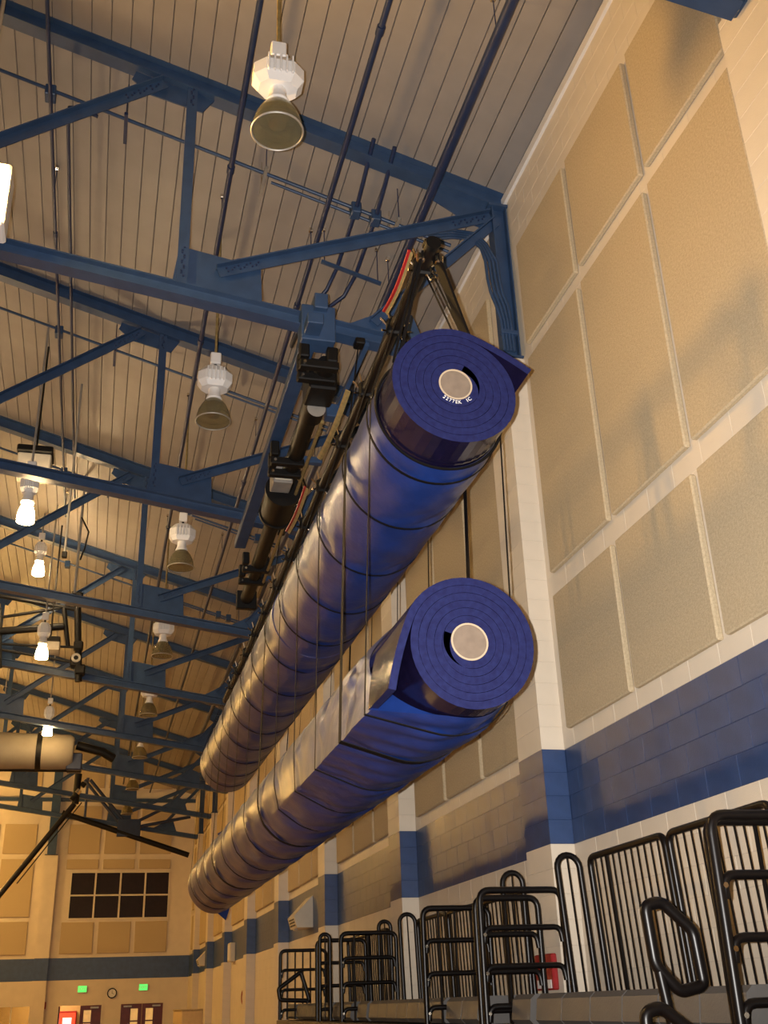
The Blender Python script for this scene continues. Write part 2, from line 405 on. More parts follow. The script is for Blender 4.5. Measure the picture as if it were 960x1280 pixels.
# hall behind the doors
m = MB(); m.box((-5, YE+3.2, 0), (4.3, YE+3.4, 2.7)); m.box((-5, YE+.25, -.2), (4.3, YE+3.4, 0)); m.box((-5, YE+.25, 2.7), (4.3, YE+3.4, 2.9)); m.box((-5.2, YE+.25, 0), (-5, YE+3.4, 2.7)); m.box((4.3, YE+.25, 0), (4.5, YE+3.4, 2.7))
hw = m.build('wall_hall', 'hall'); tag(hw, 'warm lit hallway seen through the open door', kind='structure')
hl = bpy.data.lights.new('hall_light', 'AREA'); hl.energy = 130; hl.size = 2.5; hl.color = (1, .62, .25)
hlo = bpy.data.objects.new('hall_light', hl); COL.objects.link(hlo); hlo.location = (-1.4, YE+1.6, 2.65)
t_ = thing('vending_machine', 'bright red vending machine glowing in the hall beyond open door', 'vending machine', (-.62, YE+2.9, 0))
MB().cbox((-1.0, YE+2.5, 0), (-.25, YE+3.18, 1.75), .02).build('cabinet', 'red', t_)
MB().box((-.95, YE+2.485, .3), (-.3, YE+2.50, 1.68)).build('front_panel', 'redlit', t_)
MB().cbox((-.80, YE+2.47, .95), (-.45, YE+2.485, 1.5), .005).build('sign_panel', 'whitelit', t_)

# exit signs, clock, alarm, small wall fittings ---------------------------
def text_mesh(body, size, name, matn, parent, loc, rot):
    cu = bpy.data.curves.new(name, 'FONT'); cu.body = body; cu.size = size; cu.align_x = 'CENTER'; cu.align_y = 'CENTER'; cu.extrude = .002
    tmp = bpy.data.objects.new(name, cu); COL.objects.link(tmp)
    dg = bpy.context.evaluated_depsgraph_get(); me = bpy.data.meshes.new_from_object(tmp.evaluated_get(dg))
    bpy.data.objects.remove(tmp); me.materials.clear(); me.materials.append(M[matn])
    o = bpy.data.objects.new(name, me); COL.objects.link(o); o.parent = parent; o.location = loc; o.rotation_euler = rot
    return o
for (x, where) in ((-.11, 'above the open hall door'), (2.24, 'above the closed double door')):
    t_ = thing('exit_sign', 'green glowing exit sign %s' % where, 'exit sign', (x, YE, 2.5), 'green exit signs on the end wall')
    MB().cbox((x-.19, YE-.05, 2.38), (x+.19, YE, 2.64), .01).build('housing', 'offwhite', t_)
    MB().box((x-.165, YE-.057, 2.40), (x+.165, YE-.05, 2.62)).build('face', 'green', t_)
    text_mesh('EXIT', .15, 'lettering', 'white', t_, (0, -.059, .01), (PI/2, 0, 0))
t_ = thing('wall_clock', 'round black rimmed clock between the two exit signs', 'clock', (1.04, YE, 2.33))
MB().lathe([(.0, -.01), (.15, -.01)], 28, (1.04, YE-.02, 2.33), 'y').build('dial', 'clock', t_)
MB().lathe([(.15, 0), (.15, -.05), (.19, -.05), (.19, 0)], 28, (1.04, YE, 2.33), 'y').build('rim', 'black', t_, 40)
MB().bar((1.04, YE-.034, 2.32), (1.04, YE-.034, 2.42), .012, .006, (0, 1, 0)).build('hand', 'black', t_)
MB().bar((1.04, YE-.034, 2.33), (1.11, YE-.034, 2.30), .012, .006, (0, 1, 0)).build('hand', 'black', t_)
p = at(53, 1257, y=YE)
t_ = thing('fire_alarm', 'small red fire alarm box left of the hall door', 'fire alarm', (p.x, YE, p.z))
MB().cbox((p.x-.13, YE-.07, p.z-.13), (p.x+.13, YE, p.z+.13), .02).build('body', 'red', t_)
MB().cbox((p.x-.05, YE-.10, p.z-.04), (p.x+.05, YE-.07, p.z+.05), .01).build('strobe', 'white', t_)
def wedge(y, z, s, label):
    t_ = thing('wall_speaker', label, 'speaker', (W, y, z), 'wedge wall speakers on the stripe')
    m = MB()
    prof = [(W, z-.26*s), (W, z+.30*s), (W-.36*s, z-.06*s), (W-.30*s, z-.26*s)]
    n = 4; v_ = [(a, y-.35*s, b) for a, b in prof] + [(a, y+.35*s, b) for a, b in prof]
    m.add(v_, [(i, (i+1) % n, n+(i+1) % n, n+i) for i in range(n)] + [(3, 2, 1, 0), (4, 5, 6, 7)])
    m.build('housing', 'offwhite', t_)
    for k in range(3):
        a = Vector((W-.36*s, 0, z-.06*s)); b = Vector((W-.30*s, 0, z-.26*s)); q = a.lerp(b, .25+.25*k)
        MB().box((q.x-.008, y-.26*s, q.z-.012), (q.x+.004, y+.26*s, q.z+.012)).build('grille_slot', 'brown', t_)
    MB().cbox((W-.30*s, y-.10, z-.29*s), (W-.24*s, y+.10, z-.26*s), .006).build('bracket', 'galv', t_)
wedge(21.1, 3.22, 1.0, 'cream wedge wall speaker on blue stripe near hanging mat')
wedge(39.9, 3.25, 1.0, 'cream wedge wall speaker on stripe closest to end wall')
t_ = thing('wall_box', 'pale upright wall box on blue stripe beside a pilaster', 'box', (W, 32.4, 3.05))
MB().cbox((W-.16, 32.2, 2.82), (W, 32.75, 3.32), .02).build('body', 'offwhite', t_)
MB().box((W-.166, 32.26, 2.88), (W-.16, 32.69, 3.26)).build('cover_plate', 'white', t_)
t_ = thing('no_entry_sign', 'small pale sign with dark red mark on right wall', 'sign', (W, 30.5, 1.89))
MB().cbox((W-.012, 30.1, 1.66), (W, 30.95, 2.12), .004).build('plate', 'offwhite', t_)
m = MB(); m.tube([(W-.016, 30.30+.22*math.cos(a*PI/12), 1.89+.16*math.sin(a*PI/12)) for a in range(24)], .02, 6, True); m.build('ring', 'red', t_)
MB().bar((W-.016, 30.16, 1.80), (W-.016, 30.44, 1.98), .03, .01, (1, 0, 0)).build('slash', 'red', t_)
t_ = thing('padded_box', 'tan cabinet low against right wall by end corner', 'cabinet', (3.6, 41.5, 0))
MB().cbox((3.1, 38.7, 0), (3.9, 42.4, 1.62), .03).build('body', 'hall', t_)
MB().cbox((3.08, 38.68, 1.62), (3.92, 42.42, 1.66), .01).build('lid', 'fabric', t_)
t_ = thing('extinguisher_cabinet', 'red and white box on pilaster behind the black rails', 'cabinet', (W-PD, 9.12, 1.84))
MB().cbox((W-PD-.05, 8.92, 1.70), (W-PD, 9.30, 1.98), .01).build('body', 'red', t_)
MB().box((W-PD-.056, 8.96, 1.715), (W-PD-.05, 9.26, 1.78)).build('label_plate', 'white', t_)

# ------------------------------------------------------------------ roof trusses
XB, ZTOPC = 3.74, .22
def zbc(x): return 8.17 - .15*x            # underside of bottom chord
def ztc(x): return zd(x) - ZTOPC           # underside of top chord
ty = TY(1)
def P(x, z, dy=0): return (x, ty+dy, z)
T1 = thing('roof_truss', 'x', 'truss', (3.87, ty, ZP), 'blue steel roof trusses')
nx, ny_ = -SL, 1
MB().isec(P(W-.02, ztc(W-.02)-0.0), P(XR, ztc(XR)), ZTOPC-.004, .17).build('top_chord', 'steel', T1)
MB().isec(P(XR, ztc(XR)), P(XL+.02, ztc(XR)-SL*(XR-XL)), ZTOPC-.004, .17).build('top_chord', 'steel', T1)
MB().isec(P(XB, zbc(XB)), P(XR, zbc(XR)), .16, .16).build('bottom_chord', 'steel', T1)
MB().isec(P(XR, zbc(XR)), P(XL+.3, zbc(XR)-.15*(XR-XL)), .16, .16).build('bottom_chord', 'steel', T1)
nodes = [.4, -2.9, -6.2, XR]
def gusset(pts): 
    m = MB(); n = len(pts); t = .008
    m.add([P(x, z, -t) for x, z in pts] + [P(x, z, t) for x, z in pts], [(i, (i+1) % n, n+(i+1) % n, n+i) for i in range(n)] + [tuple(range(n)), tuple(range(n, 2*n))])
    return m.build('gusset_plate', 'steel', T1)
def bolts(p0, p1, n, dy=-.02):
    m = MB()
    for k in range(n):
        q = Vector(p0).lerp(Vector(p1), (k+.5)/n)
        for s_ in (-.018, .018): m.lathe([(.011, 0), (.011, -.014), (0, -.014)], 6, (q.x+s_*(k % 2-.5)*1.2, ty+dy, q.z+s_), 'y')
    return m
for k, x in enumerate(nodes):
    gb = zbc(x)+.15; gt = ztc(x)
    gusset([(x-.10, gb-.01), (x+.82, gb-.14), (x+.80, gb+.36), (x-.04, gb+.5)])
    gusset([(x-.62, gt+.17), (x+.24, gt-.07), (x+.12, gt-.27), (x-.45, gt-.13), (x-.66, gt+.05)])
    v = MB().bar(P(x, gb+.02, -.035), P(x, gt+.02, -.035), .11, .05, (0, 1, 0)).build('vertical', 'steel', T1)
    bolts((x, ty, gb+.08), (x, ty, gb+.46), 6, -.06).build('bolts', 'steel_dark', v)
    bolts((x, ty, gt-.25), (x, ty, gt+.0), 4, -.06).build('bolts', 'steel_dark', v)
    xr = 3.80 if k == 0 else nodes[k-1]-.30
    zr = 9.72 if k == 0 else ztc(nodes[k-1])+.02
    d = MB().tee(P(x+.36, gb+.20, -.05), P(xr, zr, -.05), .13, .14).build('diagonal', 'steel', T1)
    a_, b_ = Vector(P(x+.36, gb+.2)), Vector(P(xr, zr))
    bolts(a_.lerp(b_, .02), a_.lerp(b_, .14), 6, -.06).build('bolts', 'steel_dark', d)
    bolts(a_.lerp(b_, .84), a_.lerp(b_, .98), 6, -.06).build('bolts', 'steel_dark', d)
# left half of the roof, seen by nobody but holding the deck
for k, x in enumerate([2*XR-n_ for n_ in nodes[:-1]]):
    zb_ = zbc(XR)-.15*(XR-x); MB().bar(P(x, zb_+.1, -.035), P(x, zd(x)-ZTOPC+.02, -.035), .11, .05, (0, 1, 0)).build('vertical', 'steel', T1)
# heel
gusset([(W-.12, ztc(W)+.16), (W-.72, ztc(W-.7)+.10), (W-.95, ztc(W-.9)-.16), (W-.45, ztc(W-.4)-.32), (W-.16, ztc(W)-.30)])
gusset([(2.05, zbc(2.05)+.15), (2.95, zbc(2.95)+.15), (2.82, zbc(2.9)+.52), (2.62, zbc(2.6)+.55)])
MB().tee(P(2.38, zbc(2.38)+.26, -.05), P(3.86, 9.66, -.05), .11, .12).build('end_strut', 'steel', T1)
c = MB().isec((W-.10, ty-.02, ZP), (W-.10, ty-.02, 9.86), .18, .16, .012, .016, (1, 0, 0))
for i_ in range(len(c.v)): c.v[i_] += Vector((-.10, 0, 0))
c.build('column', 'steel', T1)
MB().box((W-.24, ty-.14, ZP), (W-.01, ty+.16, ZP+.02)).build('base_plate', 'steel', T1)
MB().box((W-.24, ty-.12, 9.84), (W-.01, ty+.1, 9.87)).build('cap_plate', 'steel', T1)
MB().bar(P(XB, zbc(XB)+.08), P(W-.20, zbc(XB)+.10), .14, .12).build('end_bracket', 'steel', T1)
ords = ['nearest', 'first', 'second', 'third', 'fourth', 'fifth', 'sixth', 'seventh', 'eighth']
extra = {0: 'blue steel truss end showing at the top right corner', 1: 'nearest complete blue roof truss, crossing behind the big unlit lamp', 2: 'second complete blue roof truss from the viewer',
         3: 'third complete blue roof truss from the viewer', 4: 'fourth complete blue roof truss from the viewer', 5: 'fifth complete blue roof truss from the viewer',
         6: 'sixth blue roof truss, just behind the rolled curtain', 7: 'seventh blue roof truss from the viewer', 8: 'farthest blue roof truss, closest to end wall'}
T1['label'] = extra[1]
for i in (0, 2, 3, 4, 5, 6, 7, 8):
    c_ = copy_tree(T1, None, (3.87, TY(i) if i else 4.27, ZP)); c_['label'] = extra[i]

# end wall steel post
t_ = thing('steel_post', 'blue steel post standing on the end wall pilaster', 'post', (-1.75, YE-.2, 7.55))
c = MB().isec((-1.75, YE-.38, 7.57), (-1.75, YE-.38, 10.9), .2, .34, .02, .02, (0, 1, 0)).build('shaft', 'steel', t_)
MB().box((-2.0, YE-.39, 7.552), (-1.5, YE-.06, 7.57)).build('base_plate', 'steel', t_)

# ------------------------------------------------------------------ high bay lights
LX, LZ = .99, 8.10
def high_bay(lit, lx=LX, ly=6.55, lz=LZ, label='', group=None, small=False, lm='lit'):
    t_ = thing('high_bay_light', label, 'light', (lx, ly, lz), group); sc_ = .62 if small else 1
    o = Vector((lx, ly, lz))
    prof = [(r_*sc_, h_) for r_, h_ in ((.208, .05), (.203, .11), (.186, .19), (.152, .265), (.112, .32), (.09, .345))]
    rf = MB().lathe(prof + [(r-.006, h) for r, h in prof[::-1]], 32, o); rf = rf.build('refractor', lm if lit else 'refractor', t_, 50)
    MB().lathe([(.0, .052), (.20*sc_, .052), (.20*sc_, .062), (0, .064)], 32, o).build('lens', lm if lit else 'refractor', rf, 40)
    MB().tube([o + V(.211*sc_*math.cos(a*PI/16), .211*sc_*math.sin(a*PI/16), .05) for a in range(32)], .009, 6, True).build('rim', 'galv', rf, 60)
    if not lit:
        MB().lathe([(.09, .33), (.10, .28), (.07, .12), (.0, .10)], 20, o).build('lamp_bulb', 'lamp_inner', rf, 50)
        m = MB()
        for q in (.12, .2, .27): 
            rr = [r for r, h in prof if h >= q][0]+.012
            m.tube([o + V(rr*math.cos(a*PI/16), rr*math.sin(a*PI/16), q) for a in range(32)], .005, 5, True)
        m.build('ridges', 'refractor', rf, 60)
    MB().lathe([(.09, .335), (.10, .36), (.075, .42), (.07, .50), (.085, .53), (0, .53)], 20, o).build('neck', 'white', t_, 40)
    # ballast housing, ribbed and eight sided
    h = MB(); oct_ = [(-.21, .07), (-.21, -.07), (-.12, -.15), (.12, -.15), (.21, -.07), (.21, .07), (.12, .15), (-.12, .15)]
    rings = [(.75, .50), (1, .58), (1, .70), (.6, .80)]
    b0 = len(h.v)
    for s_, z in rings:
        for x, y in oct_: h.v.append(o + V(x*s_*sc_, y*s_*sc_, z))
    for i in range(3):
        for j in range(8): h.f.append([b0+i*8+j, b0+i*8+(j+1) % 8, b0+(i+1)*8+(j+1) % 8, b0+(i+1)*8+j]); h.m.append(0)
    h.f.append([b0+j for j in range(8)]); h.m.append(0); h.f.append([b0+24+j for j in range(8)]); h.m.append(0)
    hb = h.build('ballast_housing', 'white', t_)
    for k in range(5):
        MB().cbox(o + V((-.10+.05*k)*sc_-.008, -.15*sc_-.025, .56), o + V((-.10+.05*k)*sc_+.008, -.15*sc_+.005, .74), .004).build('rib', 'white', hb)
    MB().tube([o + V(.0, 0, .78), o + V(0, 0, .86)], .02, 8).build('hook', 'black', t_)
    MB().cbox(o + V(-.065, -.05, .86), o + V(.065, .05, 1.02), .01).build('splice_box', 'white', t_)
    MB().tube([o + V(0, 0, 1.02), (lx, ly, zd(lx)+.01)], .017, 8).build('stem', 'yellow' if not lit else 'galv', t_, 60)
    return t_
names = ['largest and nearest unlit glass high bay light', 'second unlit glass high bay light from the viewer', 'third unlit glass high bay light from the viewer', 'fourth unlit glass high bay light from the viewer',
         'fifth unlit glass high bay light from the viewer', 'sixth unlit glass high bay light from the viewer', 'seventh unlit glass high bay light from the viewer', 'farthest unlit glass high bay light in the row']
L0 = high_bay(False, label=names[0], group='unlit high bay lights in a row')
for i in range(1, 8):
    c_ = copy_tree(L0, None, (LX+rnd.uniform(-.012, .012), 6.55+BAY*i, LZ)); c_['label'] = names[i]
LIT = [(-1.36, 14.9, 8.12, 'glowing lit high bay light below the second truss'), (-1.665, 22.5, 10.22, 'glowing lit lamp shining above third truss chord'),
       (-1.37, 21.8, 8.15, 'small glowing lamp beside dark box under the frame'), (-1.45, 28.6, 8.15, 'small glowing lamp just over the rolled curtain')]
for (x, y, z, lb) in LIT:
    high_bay(True, x, y, z, lb, 'lit lamps along the middle of the roof', True, 'lit_hot' if y < 21 or z > 9 else 'lit_low')
# flood light cut by the left frame edge
p = at(4, 252, y=8.0)
t_ = thing('flood_light', 'bright rectangular lit fixture cut by left picture edge', 'light', (p.x, p.y, p.z))
MB().cbox((p.x-.62, p.y-.10, p.z-.32), (p.x+.045, p.y+.2, p.z+.36), .02).build('housing', 'white', t_)
MB().cbox((p.x-.57, p.y-.15, p.z-.29), (p.x+.03, p.y-.10, p.z+.27), .02).build('lens', 'lit', t_)
MB().tube([(p.x-.28, p.y+.05, p.z+.36), (p.x-.28, p.y+.05, zd(p.x-.28))], .02).build('stem', 'galv', t_)
# lit rows over the rest of the hall, left of the picture
ROW = [(-6.2, 16), (-6.2, 23.5), (-6.2, 31), (-6.2, 38), (-6.2, 44), (-13.5, 16.3), (-13.5, 26), (-13.5, 36), (-13.5, 43.5)]
for k, (x, y) in enumerate(ROW):
    high_bay(True, x, y, 8.15, 'lit high bay light over the far side of the hall', 'lit high bay rows over the far side', False, 'lit_mid' if y < 28 else 'lit')

# ------------------------------------------------------------------ rolled mats
Y0, Y1 = 5.75, 18.55
STN = [6.2] + [7.0+k for k in range(11)] + [17.9]
def roll(name, label, c0, c1, R, sense, leave, tail, label_cover, ystart, wr_amp, seed, tail_len, fade):
    c0, c1 = Vector(c0), Vector(c1)
    t_ = thing(name, label, 'rolled mat', (c0.x, c0.y, c0.z-R), 'rolled blue mats hanging from the roof')
    rc, th, pitch = .118, .0455, .0478
    N_ = round((R-rc-th)/.053)+1; turns = N_-.001; pitch = (R-rc-th)/(N_-1); th = pitch*.955; pitch = (R-rc-th)/(N_-1); th = pitch*.955
    phi1 = leave - sense*0; n = int(turns*44)
    cen = []
    for k in range(n+1):
        f = k/n; ph = leave - sense*(1-f)*turns*2*PI; tt_ = f*turns; fr_ = tt_-math.floor(tt_); sm_ = min(1, fr_/.3); sm_ = sm_*sm_*(3-2*sm_); lv_ = math.floor(tt_); r = rc + th/2 + (lv_ + (sm_-1 if lv_ else 0))*pitch
        r += .002*math.sin(3*ph+seed)*(f) 
        cen.append((r*math.cos(ph), r*math.sin(ph)))
    # the outer end leaves along the tangent as a loose flap at the near end
    tx, tz = -sense*math.sin(leave), sense*math.cos(leave); tl = [cen[n]]
    for k in range(1, 9):
        q = tail*k/8; cx, cz = cen[n]; inward = .22*q*q
        tl.append((cx+tx*q - math.cos(leave)*inward, cz+tz*q - math.sin(leave)*inward))
    fm = MB(); K = len(tl); d_ = tail_len
    def offs(poly, hs):
        o_ = []
        for k, p in enumerate(poly):
            a = poly[k-1] if k else cen[n-1]; b = poly[min(k+1, len(poly)-1)]; dx, dz = b[0]-a[0], b[1]-a[1]; l = math.hypot(dx, dz)
            o_.append((p[0]-dz/l*hs, p[1]+dx/l*hs))
        return o_
    for yy in (0, d_):
        for hs in (th/2, -th/2):
            for k, (x, z) in enumerate(offs(tl, hs)): fm.v.append(c0 + V(x, yy*(1-.35*(k/(K-1))), z))
    for k in range(K-1):
        fm.f += [[k, k+1, K+k+1, K+k], [2*K+k, 2*K+k+1, 3*K+k+1, 3*K+k], [k, k+1, 2*K+k+1, 2*K+k], [K+k, K+k+1, 3*K+k+1, 3*K+k]]; fm.m += [0, 0, 1, 1]
    for k in (0, K-1): fm.f.append([k, K+k, 3*K+k, 2*K+k]); fm.m.append(0)
    fm.build('loose_flap', ['foam', 'vinyl'], t_)
    tip = Vector(offs(tl, 0)[-1] + (0,)).to_2d(); tip = tip*1.05
    def hull_r(th, k):
        """radius of the hull of the roll and the flap tip scaled by k"""
        tr = R + (tip.length-R)*k; ta = math.atan2(tip.y, tip.x); d = (th-ta+PI) % (2*PI)-PI
        lim = math.acos(min(1, R/tr))
        if abs(d) >= lim: return 0
        # tangent line from tip to circle
        return R/math.cos(lim-abs(d)) - R
    L, Rr = [], []
    for k, p in enumerate(cen):
        a = cen[max(k-1, 0)]; b = cen[min(k+1, len(cen)-1)]
        dx, dz = b[0]-a[0], b[1]-a[1]; l = math.hypot(dx, dz); nx_, nz_ = -dz/l, dx/l
        L.append((p[0]+nx_*th/2, p[1]+nz_*th/2)); Rr.append((p[0]-nx_*th/2, p[1]-nz_*th/2))
    ys = [0, .01, .55, 1]                    # near bevel, then length
    m = MB(); K = len(cen); stat = [(c0, .988), (c0.lerp(c1, .012/12.8), 1.0), (c0.lerp(c1, .5), 1), (c1, 1)]
    for c, s_ in stat:
        for (x, z) in L: m.v.append(c + V(x, 0, z))
        for (x, z) in Rr: m.v.append(c + V(x, 0, z))
    for s_ in range(len(stat)-1):
        A, B = s_*2*K, (s_+1)*2*K
        for k in range(K-1):
            m.f.append([A+k, A+k+1, B+k+1, B+k]); m.m.append(1)
            m.f.append([A+K+k, A+K+k+1, B+K+k+1, B+K+k]); m.m.append(1)
        for k in (0, K-1): m.f.append([A+k, A+K+k, B+K+k, B+k]); m.m.append(0)
    E_ = (len(stat)-1)*2*K
    for k in range(K-1):
        m.f.append([k, k+1, K+k+1, K+k]); m.m.append(0)
        m.f.append([E_+k, E_+k+1, E_+K+k+1, E_+K+k]); m.m.append(0)
    m.build('foam_layers', ['foam', 'vinyl'], t_)
    # cardboard core, its end plugged
    co = MB().lathe([(rc-.010, .012), (rc-.010, 0), (rc-.002, 0), (rc-.002, 12.8)], 36, c0, 'y'); co.build('core_tube', 'cardboard', t_, 40); MB().lathe([(rc-.012, .006), (rc-.012, -.002), (rc-.001, -.002), (rc-.001, .006)], 36, c0, 'y').build('core_rim', 'cardboard_rim', t_, 40)
    MB().lathe([(0, .012), (rc-.010, .012)], 36, c0, 'y').build('core_plug', 'cardboard', t_)
    # cover sheet
    NY, NT = 250, 112; g = MB(); rr_ = random.Random(seed)
    waves = [(rr_.uniform(.6, 1), rr_.randint(2, 9), rr_.uniform(3, 16), rr_.uniform(0, 6)) for _ in range(14)]
    for i in range(NY+1):
        for j in range(NT):
            th_ = 2*PI*j/NT
            ya = ystart(th_); y = ya + (Y1-.05-ya)*i/NY
            c = c0.lerp(c1, (y-Y0)/(Y1-Y0))
            dst = min(abs(y-s_) for s_ in STN)
            bulge = min(dst/.45, 1); bulge = bulge*(2-bulge)
            low = max(0, -math.sin(th_-.25))
            r = R + .016 + wr_amp*(.9*bulge*(.5+.9*low)) + .010*low*wr_amp/.012
            wv = 0
            for (am, kt, ky, ph) in waves: wv += am*math.sin(kt*th_ + ky*y*(1 if kt % 2 else -1) + ph)
            r += wr_amp*.16*wv*(.35+.65*(1-bulge))
            # gathered folds fanning from the slings
            r += wr_amp*.55*math.exp(-(dst/.22)**2)*math.sin(9*th_ + 26*(y-7) + seed)*(.4+.6*math.cos(th_-2.4)**2)
            if wr_amp > .02:
                kf = math.exp(-((y-6.6)/1.5)**2)
                r += .013*kf*math.sin(9*th_ - 11*(y-6))*math.exp(-((th_-2.6)/.75)**2) + .008*kf*math.sin(24*(y-6)+3*th_)*math.exp(-((th_-4.3)/.8)**2)
            hem = min(1, (y-ya)/.25); r = R + .010 + (r-R-.010)*hem
            r += hull_r(th_, fade(y))
            if i == 0: r -= .006
            g.v.append(c + V(r*math.cos(th_), 0, r*math.sin(th_)))
            g.v[-1].y = y
    for i in range(NY):
        for j in range(NT):
            a, b = i*NT+j, i*NT+(j+1) % NT
            g.f.append([a, b, b+NT, a+NT]); g.m.append(0)
    # turn the near hem inward so the sheet has an edge
    b0 = len(g.v)
    for j in range(NT):
        q = g.v[j].copy(); c = c0.lerp(c1, (q.y-Y0)/(Y1-Y0)); d = Vector((q.x-c.x, 0, q.z-c.z)); g.v.append(Vector((c.x, q.y+.01, c.z)) + d.normalized()*(R+.006))
    for j in range(NT): g.f.append([j, (j+1) % NT, b0+(j+1) % NT, b0+j]); g.m.append(0)
    cov = g.build('cover_sheet', 'cover', t_, 60); tag(cov, label_cover)
    return t_, cov, tip
C1a, C1b, R1 = (2.09, Y0, 5.385), (2.075, Y1, 5.47), .44
C2a, C2b, R2 = (2.065, Y0, 3.59), (1.93, Y1, 3.53), .41
rad = math.radians
m1, cov1, tip1 = roll('rolled_mat', 'upper rolled blue wrestling mat with dark shiny band at its near end', C1a, C1b, R1, -1, rad(66), .43, 'shiny blue nylon sheet wrapped round the roll',
          lambda th: 6.13 + .02*math.sin(th), .013, 3, .45, lambda y: max(0, .35*(1-(y-6.2)/1.6)))
def fade2(y): return max(0, min(1, 1-(y-6.2)/4.5))*.9
def ys2(th):
    d = (th-rad(190)+PI) % (2*PI)-PI
    e = (th-rad(265)+PI) % (2*PI)-PI
    return 6.02 + .62*math.exp(-(((th-rad(150)+PI) % (2*PI)-PI)/.95)**2) - .10*math.exp(-(e/.5)**2)
m2, cov2, tip2 = roll('rolled_mat', 'lower rolled blue wrestling mat with loose flap hanging at left', C2a, C2b, R2, 1, rad(158), .47, 'wrinkled shiny blue nylon sheet wrapped round the roll',
          ys2, .024, 5, .75, fade2)
# hem cord of the upper cover
MB().tube([Vector(C1a) + V((R1+.018)*math.cos(a*PI/32), .37+.02*math.sin(a*PI/32), (R1+.018)*math.sin(a*PI/32)) for a in range(64)], .011, 6, True).build('hem_cord', 'strap', m1, 60)
# bright blue seam band halfway along the upper cover
def band(c0, c1, R, y, w_, slant, nm, mt, par):
    m = MB(); N = 72
    for j in range(N):
        a = 2*PI*j/N; yy = y + slant*math.cos(a-2.2); c = Vector(c0).lerp(Vector(c1), (yy-Y0)/(Y1-Y0))
        low = max(0, -math.sin(a-.25)); r = R + .030 + .014*low
        for (dy, dr) in ((0, 0), (w_, 0), (w_, -.03), (0, -.03)): m.v.append(V(c.x+(r+dr)*math.cos(a), yy+dy, c.z+(r+dr)*math.sin(a)))
    for j in range(N):
        k = (j+1) % N
        for q in range(4): m.f.append([4*j+q, 4*j+(q+1) % 4, 4*k+(q+1) % 4, 4*k+q]); m.m.append(0)
    return m.build(nm, mt, par, 50)
band(C1a, C1b, R1, 10.55, .07, .05, 'seam_band', 'cover', m1)
# loose corners of the lower cover at its far end
def flap(pts, par, nm='cover_corner'):
    m = MB(); n = len(pts); d = Vector((.0, .012, 0))
    m.add([Vector(p) for p in pts] + [Vector(p)+d for p in pts], [tuple(range(n)), tuple(range(n, 2*n))[::-1]] + [(i, (i+1) % n, n+(i+1) % n, n+i) for i in range(n)])
    return m.build(nm, 'cover', par)
flap([(1.62, 18.45, 3.42), (1.9, 18.5, 3.13), (2.14, 18.6, 2.95), (2.24, 18.45, 3.33), (2.1, 18.42, 3.4)], m2)
q = at(272, 1042, y=16.9); flap([(q.x, 16.9, q.z), (q.x+.22, 16.75, q.z+.12), (q.x+.27, 16.8, q.z-.45), (q.x+.14, 16.95, q.z-.30)], m2)
# stencilled marks beside the core of the upper mat
for k, ch in enumerate('2277EK 1C'):
    if ch == ' ': continue
    an = rad(232 + k*9.2 + (5 if k > 6 else 0)); rr = .118+.021
    o = text_mesh(ch, .036, 'stencil_mark', 'white', m1, (rr*math.cos(an), -.004, R1 + rr*math.sin(an)), (PI/2, 0, 0))
    o.rotation_euler = (PI/2, -(an-rad(270)), 0)

# ------------------------------------------------------------------ batten, slings
BX, BZ = 2.05, 6.68
bt = thing('lifting_batten', 'long dark pipe carrying the slings above both mats', 'batten', (BX, 5.9, BZ))
MB().tube([(BX, 5.90, BZ), (BX, 12, BZ), (BX, 18.9, BZ)], .05, 12).build('pipe', 'brown', bt, 50)
MB().tube([(BX, 5.895, BZ), (BX, 5.94, BZ)], .058, 12).build('end_cap', 'black', bt, 50)
for y in STN:
    k = MB().cbox((BX-.07, y-.035, BZ-.07), (BX+.07, y+.035, BZ+.07), .015).build('clamp', 'black', bt)
    m = MB()
    for (dx, dz) in ((-.10, .04), (.10, .03), (-.09, -.05), (.11, -.04), (-.05, .11)):
        m.tube([(BX+dx*.5, y+.02, BZ+dz*.5), (BX+dx*1.25, y-.01, BZ+dz*1.3+.02)], .008, 6)
    m.build('clamp_bolts', 'chrome', k)
    MB().tube([(BX+.075, y-.01, BZ-.03), (BX+.095, y-.01, BZ-.08), (BX+.06, y-.01, BZ-.11), (BX+.03, y-.01, BZ-.07)], .012, 6, True).build('shackle', 'chrome', k)
# red edged webbing lying on the batten
def webbing(y0, y1, x, z0, z1, w_, matn, nm, label, edge=None):
    t_ = thing(nm, label, 'webbing', (x, y0, z0))
    N = 10; m = MB(); e = MB()
    for k in range(N+1):
        f = k/N; y = y0+(y1-y0)*f; z = z0+(z1-z0)*f - .05*math.sin(PI*f)
        for (dx, dz) in ((-w_, .02), (-w_+.02, .0), (0, -.01), (0, .0), (-w_+.02, .012)): m.v.append(V(x+dx, y, z+dz))
        for (dx, dz) in ((-w_-.02, .035), (-w_-.018, .02), (-w_+.004, .018), (-w_+.002, .032)): e.v.append(V(x+dx, y, z+dz))
    for mm, q in ((m, 5), (e, 4)):
        for k in range(N):
            for j in range(q): mm.f.append([k*q+j, k*q+(j+1) % q, (k+1)*q+(j+1) % q, (k+1)*q+j]); mm.m.append(0)
        mm.f.append(list(range(q))); mm.m.append(0); mm.f.append([N*q+j for j in range(q)]); mm.m.append(0)
    m.build('strip', matn, t_)
    if edge: e.build('edge', edge, t_)
webbing(6.08, 6.85, BX-.105, BZ+.02, BZ+.01, .018, 'yellow', 'webbing_strip', 'tan webbing strip with red edge along batten near end', 'red')
